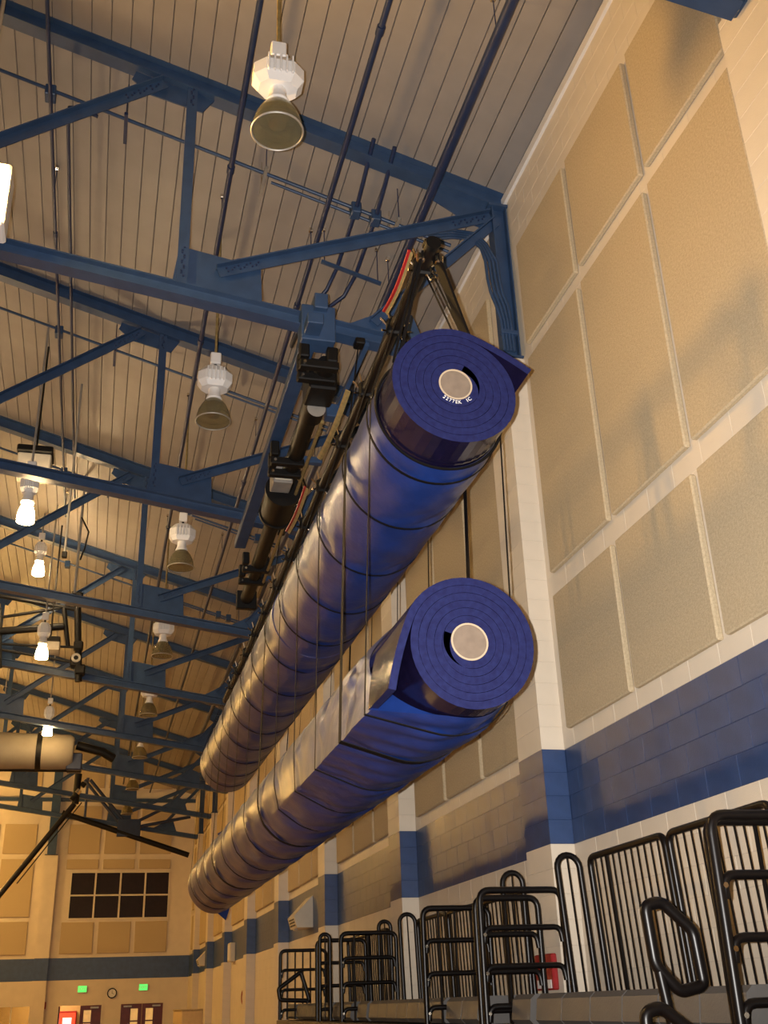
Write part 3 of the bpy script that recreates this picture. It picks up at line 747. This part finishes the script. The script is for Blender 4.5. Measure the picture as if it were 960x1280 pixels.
webbing(8.05, 9.4, BX-.135, BZ-.0, BZ+.0, .045, 'yellow', 'webbing_strip', 'yellow webbing strip along batten beside the hoist')
webbing(10.1, 11.3, BX-.135, BZ-.0, BZ+.0, .03, 'yellow', 'webbing_strip', 'tan webbing strip with red edge beside hoist drum', 'red')

def hull(pts):
    pts = sorted(pts)
    def half(ps):
        h = []
        for p in ps:
            while len(h) > 1 and (h[-1][0]-h[-2][0])*(p[1]-h[-2][1])-(h[-1][1]-h[-2][1])*(p[0]-h[-2][0]) <= 0: h.pop()
            h.append(p)
        return h
    a, b = half(pts), half(pts[::-1]); return a[:-1]+b[:-1]
def circ(c, r, n=48): return [(c.x+r*math.cos(2*PI*k/n), c.z+r*math.sin(2*PI*k/n)) for k in range(n)]
def sling(y, w_, both, label, group):
    c1 = Vector(C1a).lerp(Vector(C1b), (y-Y0)/(Y1-Y0)); c2 = Vector(C2a).lerp(Vector(C2b), (y-Y0)/(Y1-Y0))
    pts = [(BX-.055, BZ+.03), (BX+.055, BZ+.03), (BX, BZ+.062)] + circ(c1, R1+.035)
    if both: pts += [(p[0], p[1]) for p in circ(c2, R2+.045)]
    if both:
        k_ = fade2(y); q_ = tip2.normalized()*(R2+(tip2.length-R2)*k_+.05); pts += [(c2.x+q_.x, c2.z+q_.y)]
    h = hull(pts); m = MB(); n = len(h); tt = .006
    cx = sum(p[0] for p in h)/n; cz = sum(p[1] for p in h)/n
    for (x, z) in h:
        d = Vector((x-cx, 0, z-cz)).normalized()*tt
        for (dy, s_) in ((-w_/2, 0), (w_/2, 0), (w_/2, 1), (-w_/2, 1)): m.v.append(V(x, y+dy, z) + d*s_)
    for k in range(n):
        j = (k+1) % n
        for q in range(4): m.f.append([4*k+q, 4*k+(q+1) % 4, 4*j+(q+1) % 4, 4*j+q]); m.m.append(0)
    t_ = thing('lifting_sling', label, 'strap', (BX, y, BZ), group)
    m.build('webbing_loop', 'strap', t_)
    MB().cbox((BX-.04, y-w_/2-.01, BZ+.065), (BX+.04, y+w_/2+.01, BZ+.085), .005).build('sewn_pad', 'strap', t_)
ORD = 'first second third fourth fifth sixth seventh eighth ninth tenth eleventh twelfth thirteenth'.split()
nw = nt_ = 0
for k, y in enumerate(STN):
    wide = k in (1, 5, 9)
    if wide: nw += 1
    else: nt_ += 1
    sling(y, .075 if wide else .026, True, 'wide black webbing sling round both mats, %s wide one from near end' % ORD[nw-1] if wide else 'thin black sling round both hanging mats, %s thin one from near end' % ORD[nt_-1],
          'wide slings round both mats' if wide else 'thin slings round both mats')
    sling(y+.10, .024, False, 'thin black sling round the upper mat only, %s from near end' % ORD[k], 'thin slings round the upper mat')
# heavy end slings at the near end of the upper mat
t_ = thing('end_sling', 'broad black strap leg at the near end of upper mat', 'strap', (BX, 6.02, BZ))
for (sg, nm) in ((1, 'strap_leg'), (-1, 'strap_leg')):
    c = Vector(C1a); ang = rad(90-sg*38); q = Vector((c.x+(R1+.03)*math.cos(ang), 6.05, c.z+(R1+.03)*math.sin(ang)))
    m = MB().bar((BX+sg*.05, 6.02, BZ-.02), (q.x, 6.06, q.z), .085, .02, (0, 0, 1)); m.build(nm, 'strap', t_)
    MB().bar((BX+sg*.075, 6.06, BZ-.05), (q.x+sg*.03, 6.12, q.z+.0), .03, .015, (0, 0, 1)).build('stitched_edge', 'yellow' if sg > 0 else 'strap', t_)
    MB().cbox((BX+sg*.07-.03, 5.98, BZ-.10), (BX+sg*.07+.03, 6.03, BZ-.03), .01).build('buckle', 'chrome', t_)
MB().cbox((BX-.04, 5.97, BZ+.051), (BX+.04, 6.06, BZ+.10), .012).build('head_fitting', 'brown', t_)
# wires from the batten to the truss chords
for i in (1, 2):
    y = TY(i)-.25
    t_ = thing('hoist_wire', ('thin steel wire holding batten below the nearest truss', 'thin steel wire holding batten below the second truss')[i-1], 'wire', (BX, y, BZ))
    MB().tube([(BX, y, BZ+.05), (BX+.17, y+.2, zbc(BX+.17)+.01)], .007, 6).build('wire', 'black', t_)
    MB().cbox((BX+.12, y+.13, zbc(BX+.22)-.07), (BX+.22, y+.27, zbc(BX+.22)), .01).build('pulley_block', 'black', t_)

# ------------------------------------------------------------------ hoist
ho = thing('mat_hoist', 'black motor hoist with drum tubes slung under the trusses', 'hoist', (1.85, 8.9, 7.6))
MB().cbox((1.62, 8.55, 7.74), (1.78, 14.35, 7.86), .008).build('support_beam', 'steel', ho)
# clamp at the nearest truss
MB().cbox((1.60, 8.78, 7.70), (1.95, 9.02, 8.12), .01).build('beam_clamp', 'steel', ho)
MB().cbox((1.72, 8.70, 8.04), (1.86, 9.06, 8.22), .01).build('beam_clamp', 'steel', ho)
tb = MB().tube([(1.90, 9.0, 7.57), (2.02, 15.95, 7.57)], .10, 14); tb.build('drive_tube', 'black', ho, 50)
MB().tube([(2.05, 10.0, 7.47), (2.15, 15.6, 7.47)], .022, 8).build('guide_rod', 'yellow', ho, 50)
def brk(x, y, s_=1):
    b = MB().cbox((x-.20*s_, y-.05, 7.44), (x+.20*s_, y+.05, 7.53), .012).build('bracket', 'black', ho)
    MB().cbox((x-.20*s_, y-.05, 7.56), (x-.10*s_, y+.05, 7.74), .012).build('bracket_leg', 'black', b)
    MB().cbox((x+.08*s_, y-.05, 7.53), (x+.19*s_, y+.05, 7.70), .012).build('bracket_leg', 'black', b)
    MB().tube([(x-.15*s_, y-.07, 7.48), (x-.15*s_, y-.04, 7.48)], .018, 8).build('bolt', 'chrome', b)
for (x, y) in ((1.80, 8.92), (1.82, 9.16), (1.84, 11.05), (1.86, 11.35), (1.96, 14.5), (1.97, 15.0)): brk(x, y)
hsg = MB().cbox((1.76, 9.22, 7.42), (2.06, 9.62, 7.78), .02).build('gear_housing', 'black', ho)
MB().tube([(1.91, 9.62, 7.52), (1.91, 9.95, 7.50)], .13, 20).build('drum', 'black', ho, 50)
MB().lathe([(.0, -.005), (.10, -.005)], 20, (1.91, 9.615, 7.40), 'y').build('drum_face', 'galv', ho)
MB().cbox((1.74, 11.45, 7.42), (1.98, 11.75, 7.68), .01).build('control_box', 'galv', ho)
MB().cbox((1.76, 11.43, 7.45), (1.96, 11.45, 7.55), .004).build('nameplate', 'offwhite', ho)
MB().tube([(1.93, 11.9, 7.52), (1.95, 12.5, 7.50)], .21, 24).build('motor_drum', 'black', ho, 50)
MB().tube([(1.93, 11.85, 7.52), (1.93, 11.9, 7.52)], .23, 24).build('drum_flange', 'black', ho, 50)
MB().tube([(1.95, 12.5, 7.50), (1.95, 12.55, 7.50)], .23, 24).build('drum_flange', 'black', ho, 50)
for k in range(3):
    MB().tube([(2.06+.03*k, 11.55, 7.6-.03*k), (2.16+.03*k, 11.8, 7.52), (2.14, 12.0, 7.42+.02*k), (2.04, 12.1, 7.42)], .012, 6).build('loose_cable', 'chrome' if k == 1 else 'black', ho, 60)
MB().cbox((1.86, 15.95, 7.40), (2.18, 16.05, 7.70), .01).build('end_plate', 'black', ho)
MB().cbox((1.97, 15.94, 7.50), (2.07, 15.95, 7.60), .004).build('shaft_end', 'brown', ho)
MB().bar((2.30, 8.9, 7.80), (2.20, 10.2, 7.62), .05, .05).build('brace', 'steel', ho)
MB().cbox((2.08, 9.9, 7.50), (2.26, 10.05, 7.66), .01).build('brace_foot', 'steel', ho)
for (y) in (11.2, 15.2): MB().cbox((2.02, y, 7.60), (2.3, y+.1, 7.68), .01).build('cross_arm', 'steel', ho)

# ------------------------------------------------------------------ pipes and conduits under the deck
def pipe(nm, label, cat, pts, r, matn, couple=(), hang=(), group=None):
    t_ = thing(nm, label, cat, pts[0], group)
    MB().tube(pts, r, 10).build('run', matn, t_, 60)
    a, b = Vector(pts[0]), Vector(pts[-1])
    for y in couple: MB().tube([(a.x, y-.05, a.z), (a.x, y+.05, a.z)], r*1.35, 10).build('coupling', matn, t_, 50)
    for y in hang:
        h = MB().tube([(a.x, y, a.z+r*.5), (a.x, y, zd(a.x)+.005)], .006, 6).build('hanger_rod', 'steel_dark', t_)
        MB().cbox((a.x-.025, y-.025, zd(a.x)-.05), (a.x+.025, y+.025, zd(a.x)+.004), .006).build('deck_clip', 'chrome', h)
    return t_
hy = [6.6, 10.6, 15.5, 20.4, 25.2]
pipe('sprinkler_pipe', 'thick dark pipe nearest the right wall under the deck', 'pipe', [(3.05, YB+.1, 9.80), (3.05, YE-.1, 9.80)], .055, 'steel_dark', (), hy)
pipe('sprinkler_pipe', 'dark pipe with couplings running past the hoist', 'pipe', [(2.05, YB+.1, 10.14), (2.05, YE-.1, 10.14)], .032, 'steel_dark', (7.05, 11.6, 17), hy)
pipe('sprinkler_pipe', 'dark pipe running just beside the unlit lamp row', 'pipe', [(.915, YB+.1, 10.48), (.915, YE-.1, 10.48)], .034, 'steel_dark', (9.6, 13.2, 20), hy)
pipe('conduit_pipe', 'slim vertical looking conduit left of the nearest truss post', 'conduit', [(-1.15, YB+.1, 11.11), (-1.15, 21.2, 11.11)], .022, 'steel_dark', (7.6, 12.0), (6.0, 11.2, 16, 20.9))
pipe('conduit_pipe', 'slim conduit with elbow near the top left', 'conduit', [(-.62, 9.62, 10.98), (-.86, 9.62, 11.06), (-.94, 9.66, 11.09), (-.96, 9.85, 11.09), (-.96, 10.5, 11.09), (-.96, 20.2, 11.09)], .022, 'steel_dark', (), ())
for k, (i, yo) in enumerate(((1, .65), (2, .65), (3, .65), (4, .65))):
    y = TY(i)+yo
    t_ = thing('cross_conduit', 'pair of conduits sloping along behind the %s truss' % ('nearest', 'second', 'third', 'fourth')[k], 'conduit', (.9, y, zd(.9)-.32))
    zz = lambda x, d: zd(x)-d
    MB().tube([(-4.0, y, zz(-4, .30)), (.5, y, zz(.5, .34)), (3.55, y, zz(3.55, .36))], .022, 8).build('run', 'steel', t_, 60)
    MB().tube([(1.4, y+.09, zz(1.4, .36)), (3.55, y+.09, zz(3.55, .38))], .018, 8).build('run', 'steel', t_, 60)
    for x in (-1.16, 2.40, 2.64):
        MB().cbox((x-.06, y-.04, zz(x, .42)), (x+.06, y+.12, zz(x, .27)), .01).build('junction_box', 'steel', t_)
    for x in (-.3, 1.3, 2.86):
        h = MB().bar((x, y-.22, zz(x, .46)), (x, y+.24, zz(x, .46)), .04, .04).build('strut_channel', 'galv' if x > 1 else 'steel_dark', t_)
        MB().tube([(x, y+.2, zz(x, .46)), (x, y+.2, zd(x)+.004)], .006, 6).build('hanger_rod', 'chrome', h)
        MB().tube([(x, y-.2, zz(x, .46)), (x, y-.2, zd(x)+.004)], .006, 6).build('hanger_rod', 'steel_dark', h)
# two drops bending to the nearest bottom chord
y = TY(1)+.65
for k, (x, dz) in enumerate(((2.40, 0), (2.64, .02))):
    t_ = thing('flexible_conduit', ('inner bent conduit dropping to the nearest bottom chord', 'outer bent conduit dropping to the nearest bottom chord')[k], 'conduit', (x, y, 9.0))
    pts = [(x, TY(1)-.25, zd(x)-.12), (x, TY(1)+.3, zd(x)-.28), (x, y, zd(x)-.36), (x, y+.55, zd(x)-.38), (x-.02, y+1.0, zd(x)-.46), (x-.10-.02*k, y+1.25, zd(x)-.62), (x-.25-.1*k, y+1.35, zd(x)-.80), (1.92+.09*k, y+1.38, 9.25), (1.86+.08*k, y+1.3, 9.02), (1.81+.08*k, y+.6, 8.75), (1.78+.08*k, TY(1)+.125, 8.14)]
    MB().tube(pts, .026, 8).build('run', 'steel_dark', t_, 60)
    MB().cbox((x-.05, y-.05, zd(x)-.43), (x+.05, y+.05, zd(x)-.29), .01).build('fitting', 'steel', t_)
p_ = thing('hanging_strut', 'short blue strut hung below the deck beside bent conduits', 'strut', (2.45, y+.9, zd(2.4)-.45))
MB().bar((2.16, y+.9, zd(2.16)-.54), (2.92, y+.9, zd(2.92)-.54), .04, .04).build('channel', 'steel', p_)
for x in (2.2, 2.88):
    MB().tube([(x, y+.9, zd(x)-.52), (x, y+.9, zd(x)+.004)], .006, 6).build('hanger_rod', 'steel_dark', p_)
    MB().cbox((x-.02, y+.88, zd(x)-.05), (x+.02, y+.92, zd(x)+.003), .005).build('deck_clip', 'chrome', p_)
# bundle of conduits curling down the first column
t_ = thing('conduit_bundle', 'four blue conduits curling down beside the steel column', 'conduit', (3.7, 8.85, 7.85))
for k in range(4):
    o = .045*k
    MB().tube([(3.20, 9.35, 9.66+.04*k), (3.40-.0*k, 9.1, 9.52+.035*k), (3.55+.02*k, 8.95, 9.40+.03*k), (3.63+o*.5, 8.86, 9.22+.02*k), (3.645+o, 8.80, 9.0), (3.65+o, 8.79, 8.75), (3.67+o, 8.79, 8.58), (3.72+o, 8.785, 8.40), (3.76+o*.8, 8.785, 8.22), (3.77+o*.8, 8.785, 7.84)], .019, 8).build('conduit', 'steel', t_, 60)
MB().cbox((3.74, 8.755, 8.05), (3.93, 8.82, 8.10), .006).build('strap_clip', 'steel', t_)

# ------------------------------------------------------------------ far equipment at left
# rolled divider curtain
p = at(105, 937, y=30.0); xr = p.x; zc_ = at(50, 940, y=30.0).z
t_ = thing('rolled_curtain', 'big rolled pale divider curtain with dark straps', 'curtain', (xr, 30, zc_-.5))
m = MB(); N = 40
prof = [(.06, 0), (.40, .02), (.47, .12), (.49, .6), (.48, 1.2), (.50, 2), (.48, 3), (.5, 4), (.49, 5.5), (.49, 9), (.45, 9.05), (.05, 9.06)]
m.lathe([(r, -h) for r, h in prof], 28, (xr-.25, 30, zc_), 'x'); m.build('fabric_roll', 'canvas', t_, 50)
for d in (.9, 3.6, 6.3): MB().lathe([(.485, -.07), (.51, -.07), (.51, .07), (.485, .07)], 28, (xr-.25-d, 30, zc_), 'x').build('strap', 'black', t_, 40)
MB().tube([(xr-.05, 30, zc_-.45), (xr-9.2, 30, zc_-.53)], .07, 10).build('bottom_pipe', 'black', t_, 50)
MB().cbox((xr-.42, 29.75, zc_-.5), (xr-.02, 30.3, zc_-.05), .03).build('end_bracket', 'steel_dark', t_)
MB().tube([(xr-.2, 30, zc_+.2), (xr+.5, 30.1, zc_+.05), (xr+.8, 30.2, zc_-.1)], .12, 10).build('drive_motor', 'black', t_, 50)
for d in (1.0, 2.2, 5): MB().tube([(xr-d, 30, zc_+.47), (xr-d, 30, zd(xr-d)+.0)], .012, 6).build('lift_cable', 'galv', t_)
# folded backstop frame
yb = TY(4)-.3
t_ = thing('basketball_backstop', 'black folded basketball backstop frame hanging at left', 'backstop', (-.8, yb, 8.3))
def bp_(a, b, r, mt='black', nm='tube', ext=0):
    A, B = at(*a, y=yb), at(*b, y=yb)
    if ext: A = B + (A-B)*(1+ext)
    return MB().tube([A, B], r, 8).build(nm, mt, t_, 50)
bp_((0, 745), (97, 762), .05, ext=1.2); bp_((0, 789), (80, 783), .085, ext=1.2); bp_((0, 772), (75, 760), .035, ext=.6); bp_((97, 748), (98, 852), .075, nm='mast'); bp_((80, 760), (85, 808), .05, nm='strut')
bp_((0, 805), (92, 809), .028, ext=1); bp_((0, 812), (92, 828), .03, ext=1); bp_((0, 760), (0.1, 835), .04, nm='strut')
for (q, s_) in (((96, 748), .13), ((98, 808), .10), ((95, 828), .12), ((100, 838), .11)):
    A = at(*q, y=yb); m = MB().cbox((A.x-s_, yb-.12, A.z-s_), (A.x+s_, yb+.12, A.z+s_), .03); m.build('clamp', 'black', t_)
A = at(95, 822, y=yb-.15); MB().lathe([(.10, 0), (.10, -.03), (.05, -.03)], 16, (A.x, yb-.12, A.z), 'y').build('pulley', 'galv', t_, 40)
A, B = at(50, 797, y=yb-.45), at(74, 815, y=yb-.45)
t_ = thing('ballast_box', 'dark box with pale face beside the small glowing lamp', 'box', (A.x, yb-.4, B.z))
MB().cbox((A.x, yb-.62, B.z+.18), (B.x, yb-.20, A.z), .02).build('case', 'black', t_); MB().cbox((A.x+.02, yb-.62, B.z), (B.x, yb-.20, B.z+.18), .01).build('face', 'galv', t_)
MB().tube([((A.x+B.x)/2, yb-.4, A.z), ((A.x+B.x)/2, yb-.4, zd((A.x+B.x)/2)+.0)], .018, 6).build('stem', 'black', t_)
# box seen past the second truss
A, B = at(24, 567, y=15.6), at(62, 601, y=15.6)
t_ = thing('speaker_box', 'dark topped box hanging behind the second truss chord', 'speaker', (A.x, 15.6, B.z))
MB().cbox((A.x, 15.4, B.z), (B.x, 15.75, A.z-.06), .02).build('cabinet', 'offwhite', t_); MB().cbox((A.x-.02, 15.36, A.z-.06), (B.x+.02, 15.8, A.z+.06), .02).build('hood', 'black', t_)
MB().tube([((A.x+B.x)/2, 15.6, A.z+.06), ((A.x+B.x)/2, 15.6, zd((A.x+B.x)/2)+.0)], .015, 6).build('stem', 'black', t_)
# hanging rods with a cable at left
def rod(px, py0, py1, y, r, nm, label, matn='galv'):
    A, B = at(px, py0, y=y), at(px, py1, y=y)
    t_ = thing(nm, label, 'rod', (B.x, y, B.z)); MB().tube([(B.x, y, zd(B.x)+.0), (B.x, y, B.z)], r, 8).build('rod', matn, t_, 50)
    MB().cbox((B.x-.04, y-.04, B.z-.10), (B.x+.04, y+.04, B.z), .01).build('end_fitting', 'black', t_)
    return t_, A, B
t_, A, B = rod(93, 630, 742, TY(3)+1.2, .025, 'hanging_rod', 'pale hanging rod above the backstop frame')
MB().tube([(B.x, TY(3)+1.15, 10.5), (B.x+.16, TY(3)+1.15, 10.2), (B.x+.12, TY(3)+1.15, 9.9), (B.x+.05, TY(3)+1.15, 9.6)], .015, 6).build('cable_loop', 'black', t_, 60)
rod(81, 640, 690, TY(2)+2.6, .018, 'hanging_rod', 'thin hanging rod left of the pale one')
# backstop mast near the end wall
ym = 36.0; A, B = at(93, 1005, y=ym), at(0, 1118, y=ym)
t_ = thing('backstop_mast', 'long dark slanting pole in front of the end wall', 'pole', (B.x, ym, B.z))
MB().tube([A, A.lerp(B, 1.6)], .085, 10).build('pole', 'brown', t_, 50)
MB().tube([A + V(.22, 0, .05), A.lerp(B, .85) + V(.16, 0, -.1)], .018, 6).build('cable', 'black', t_)
m = MB().tube([A + V(.02, 0, .0), A + V(.05, 0, .95)], .11, 10); m.build('hanger', 'black', t_, 50)
for k in range(3): MB().tube([A + V(-.10+.14*k, -.05, .1+.22*k), A + V(-.02+.14*k, -.05, .22+.22*k)], .09, 10).build('chain_link', 'chrome' if k == 1 else 'black', t_, 50)
MB().tube([A + V(.05, 0, .9), A + V(.05, 1.6, zbc(A.x)+.0-A.z)], .03, 6).build('tie', 'black', t_)
y8 = TY(8)-.35
A, B = at(78, 1016, y=y8), at(236, 1069, y=y8)
t_ = thing('backstop_boom', 'dark sloping pole with plate under the farthest truss', 'pole', (B.x, y8, B.z))
MB().tube([A, B], .10, 10).build('pole', 'black', t_, 50)
A2, B2 = at(147, 1024, y=y8), at(175, 1046, y=y8)
MB().cbox((A2.x, y8-.08, B2.z), (B2.x, y8+.08, A2.z), .02).build('plate', 'steel_dark', t_)
for (a, b) in (((106, 975), (150, 1030)), ((113, 975), (158, 1030)), ((165, 1035), (238, 1021)), ((165, 1030), (202, 1012))):
    MB().tube([at(*a, y=y8), at(*b, y=y8)], .06, 8).build('brace', 'steel_dark', t_, 50)
A = at(110, 972, y=y8); MB().tube([A, (A.x, y8+.35, zbc(A.x)+.02)], .05, 6).build('hanger', 'steel_dark', t_)

# ------------------------------------------------------------------ bleachers and rails
BXF = 2.98; DZ = 1.675
bl = thing('bleacher', 'closed grey bleacher stack along the right wall', 'bleacher', (3.4, 10, 0))
m = MB(); nr = 7
for k in range(nr):
    z0 = .02+k*.205; x0 = BXF + .012*k
    MB().cbox((x0, 3.0, z0), (3.70, 19.0, z0+.195), .008).build('row_fascia', 'bleach', bl)
sm = MB()
prof = [(3.24, 1.46), (3.20, 1.50), (3.22, 1.64), (3.26, DZ), (3.60, DZ), (3.62, 1.66), (3.62, 1.46)]
n = len(prof); wS = .44
sm.add([(x-3.4, .006, z-1.46) for x, z in prof] + [(x-3.4, wS-.006, z-1.46) for x, z in prof], [(i, (i+1) % n, n+(i+1) % n, n+i) for i in range(n)] + [tuple(range(n))[::-1], tuple(range(n, 2*n))])
sme = sm.mesh('seat_module', 'seat')
for (a, b) in ((3.0, 4.82), (5.22, 8.05), (8.16, 8.55), (9.36, 10.25), (10.36, 13.25), (13.36, 13.85), (14.2, 15.3), (15.46, 18.05), (18.16, 19.0)):
    n = max(1, round((b-a)/wS))
    for k in range(n):
        o = piece('seat_module', sme, bl, (0, a-10+(b-a)*k/n, 1.46)); o.scale.y = (b-a)/n/wS

def rounded(pts, r, seg=5):
    """open polyline with filleted corners"""
    pts = [Vector(p) for p in pts]; out = [pts[0]]
    for i in range(1, len(pts)-1):
        a, b, c = pts[i-1], pts[i], pts[i+1]; d1 = (a-b).normalized(); d2 = (c-b).normalized()
        rr = min(r, (a-b).length*.49, (c-b).length*.49)
        for k in range(seg+1):
            t = k/seg; out.append((b+d1*rr)*(1-t)**2 + b*2*t*(1-t) + (b+d2*rr)*t**2)
    return out + [pts[-1]]
TR = .027
def ladder(y, x0, x1, ztop, zbot, label, nb=4, gap=.285, bal=3, left_open=True):
    t_ = thing('end_rail', label, 'rail', (x0, y, zbot), 'black ladder shaped end rails')
    MB().tube(rounded([(x0, y, zbot), (x0, y, ztop), (x1, y, ztop), (x1, y, zbot)], .09), TR, 10).build('frame', 'rail', t_, 60)
    for k in range(1, nb+1):
        z = ztop-gap*k
        if z < zbot+.05: break
        MB().tube(rounded([(x0+.02, y, z-.11), (x0+.035, y, z), (x1-.035, y, z), (x1-.02, y, z-.11)], .07, 4), TR*.85, 8).build('rung', 'rail', t_, 60)
        MB().tube([(x0+.02, y-.028, z-.05), (x0+.02, y-.012, z-.05)], .014, 8).build('bolt', 'chrome', t_)
    for k in range(bal):
        x = x0 + (x1-x0)*(k+1)/(bal+1); MB().tube([(x, y+.05, ztop-.02), (x, y+.05, zbot)], .013, 6).build('baluster', 'rail', t_)
    return t_
ladder(4.86, 2.94, 3.74, 2.45, 1.458, 'nearest ladder rail cut by the right picture edge', bal=0)
ladder(5.16, 3.10, 3.74, 2.47, 1.458, 'ladder rail just behind the nearest one', nb=0, bal=1)
ladder(8.60, 3.02, 3.73, 2.45, 1.458, 'ladder rail standing before the first pilaster', bal=0)
ladder(8.95, 3.10, 3.66, 2.42, 1.458, 'ladder rail half hidden behind first pilaster rail', nb=3, bal=1)
ladder(10.3, 3.04, 3.70, 2.45, 1.458, 'third ladder rail from the right, showing bolt heads')
ladder(13.9, 3.03, 3.74, 2.45, 1.458, 'ladder rail standing before the second pilaster')
ladder(15.4, 3.02, 3.70, 2.45, 1.458, 'narrow ladder rail behind the second pilaster rails')
ladder(18.1, 2.96, 3.70, 2.45, 1.458, 'farthest and leftmost ladder rail', bal=5)
def back_rail(y0, y1, x, ztop, zbot, label, lean=.05, thick=None):
    t_ = thing('back_rail', label, 'rail', (x, y0, zbot), 'black back rails with thin balusters')
    L = lambda y, z: V(x-lean*(z-zbot), y, z)
    MB().tube(rounded([L(y0, zbot), L(y0, ztop), L(y1, ztop), L(y1, zbot)], .08), .025, 10).build('frame', 'rail', t_, 60)
    n = int((y1-y0)/.1)
    for k in range(1, n):
        y = y0+(y1-y0)*k/n
        MB().tube([L(y, ztop-.01), L(y, zbot)], .018 if k == thick else .0075, 6).build('baluster', 'rail', t_)
    return t_
back_rail(6.72, 7.92, 3.76, 2.62, 1.458, 'tall slatted back rail right of the first pilaster', thick=9)
back_rail(5.46, 6.66, 3.76, 2.62, 1.458, 'slatted back rail behind the folded hand rail')
back_rail(4.20, 5.40, 3.76, 2.62, 1.458, 'slatted back rail behind the nearest ladder rail')
k = 0
for (y0, y1, lb) in ((9.5, 10.6, 'slatted back rail just past the first pilaster'), (10.65, 11.8, 'second slatted back rail past the first pilaster'), (11.85, 13.0, 'third slatted back rail past the first pilaster'), (14.4, 15.5, 'slatted back rail just past the second pilaster'), (15.6, 16.8, 'second slatted back rail past the second pilaster')):
    back_rail(y0, y1, 3.80, 2.52, 1.458, lb, .03)
def hoop(y, x0, x1, ztop, label, zbot=1.458, lean=.0):
    t_ = thing('hoop_rail', label, 'rail', (x0, y, zbot), 'black hoop topped rails')
    n = 10; r = (x1-x0)/2; c = (x0+x1)/2
    pts = [(x0, y, zbot)] + [(c-r*math.cos(PI*k/n), y, ztop-r+r*math.sin(PI*k/n)) for k in range(n+1)] + [(x1, y, zbot)]
    pts = [V(p[0]-lean*(p[2]-zbot), p[1], p[2]) for p in pts]
    MB().tube(pts, .025, 10).build('hoop', 'rail', t_, 60)
    MB().tube([V(c-lean*(ztop-zbot), y, ztop-.01), V(c, y, zbot)], .008, 6).build('baluster', 'rail', t_)
hoop(8.10, 3.56, 3.75, 2.66, 'hoop rail in front of the white pilaster face', lean=.05)
hoop(9.30, 3.49, 3.68, 2.66, 'hoop rail rising above the first pilaster ladder rail')
hoop(13.3, 3.66, 3.86, 2.62, 'hoop rail in front of the second pilaster', lean=.03)
hoop(14.15, 3.58, 3.74, 2.60, 'hoop rail above the second pilaster ladder rail')
hoop(15.2, 3.02, 3.16, 2.52, 'small hoop rail beside the narrow ladder rail')
# folded aisle hand rail loop
def loop_rail(pp, y, post, label):
    pts = [at(a, b, y=y) for a, b in pp]; lo = pts[0]
    t_ = thing('hand_rail', label, 'rail', (lo.x, y, 1.3), 'folded black aisle hand rails')
    n = len(pts); sm_ = []
    for i in range(n):
        a, b, c = (pts[i-1]+pts[i])/2, pts[i], (pts[i]+pts[(i+1) % n])/2
        rr = .035; d1 = (a-b); d2 = (c-b); a = b+d1.normalized()*min(rr, d1.length); c = b+d2.normalized()*min(rr, d2.length)
        for k in range(6):
            t = k/5; sm_.append(a*(1-t)**2+b*2*t*(1-t)+c*t*t)
    MB().tube(sm_, .031, 10, True).build('loop', 'rail', t_, 60)
    a, b = at(*post[0], y=y), at(*post[1], y=y)
    MB().tube([a, b, (b.x+.05, y, 0)] if b.x < 2.95 else [a, (a.x+.01, y, 1.677 if a.x > 3.17 else 1.458)], .028, 10).build('post', 'rail', t_, 60)
loop_rail([(806, 1132), (826, 1127), (866, 1163), (880, 1232), (850, 1240), (819, 1206)], 5.3, ((823, 1208), (840, 1280)), 'folded hand rail loop between the slatted rails')
loop_rail([(806, 1266), (826, 1259), (866, 1290), (880, 1360), (850, 1366), (816, 1335)], 5.0, ((830, 1310), (836, 1340)), 'lower hand rail loop at the bottom picture edge')
loop_rail([(348, 1236), (376, 1215), (387, 1251), (350, 1250)], 17.2, ((384, 1250), (387, 1290)), 'distant folded hand rail loop before the leftmost rail')
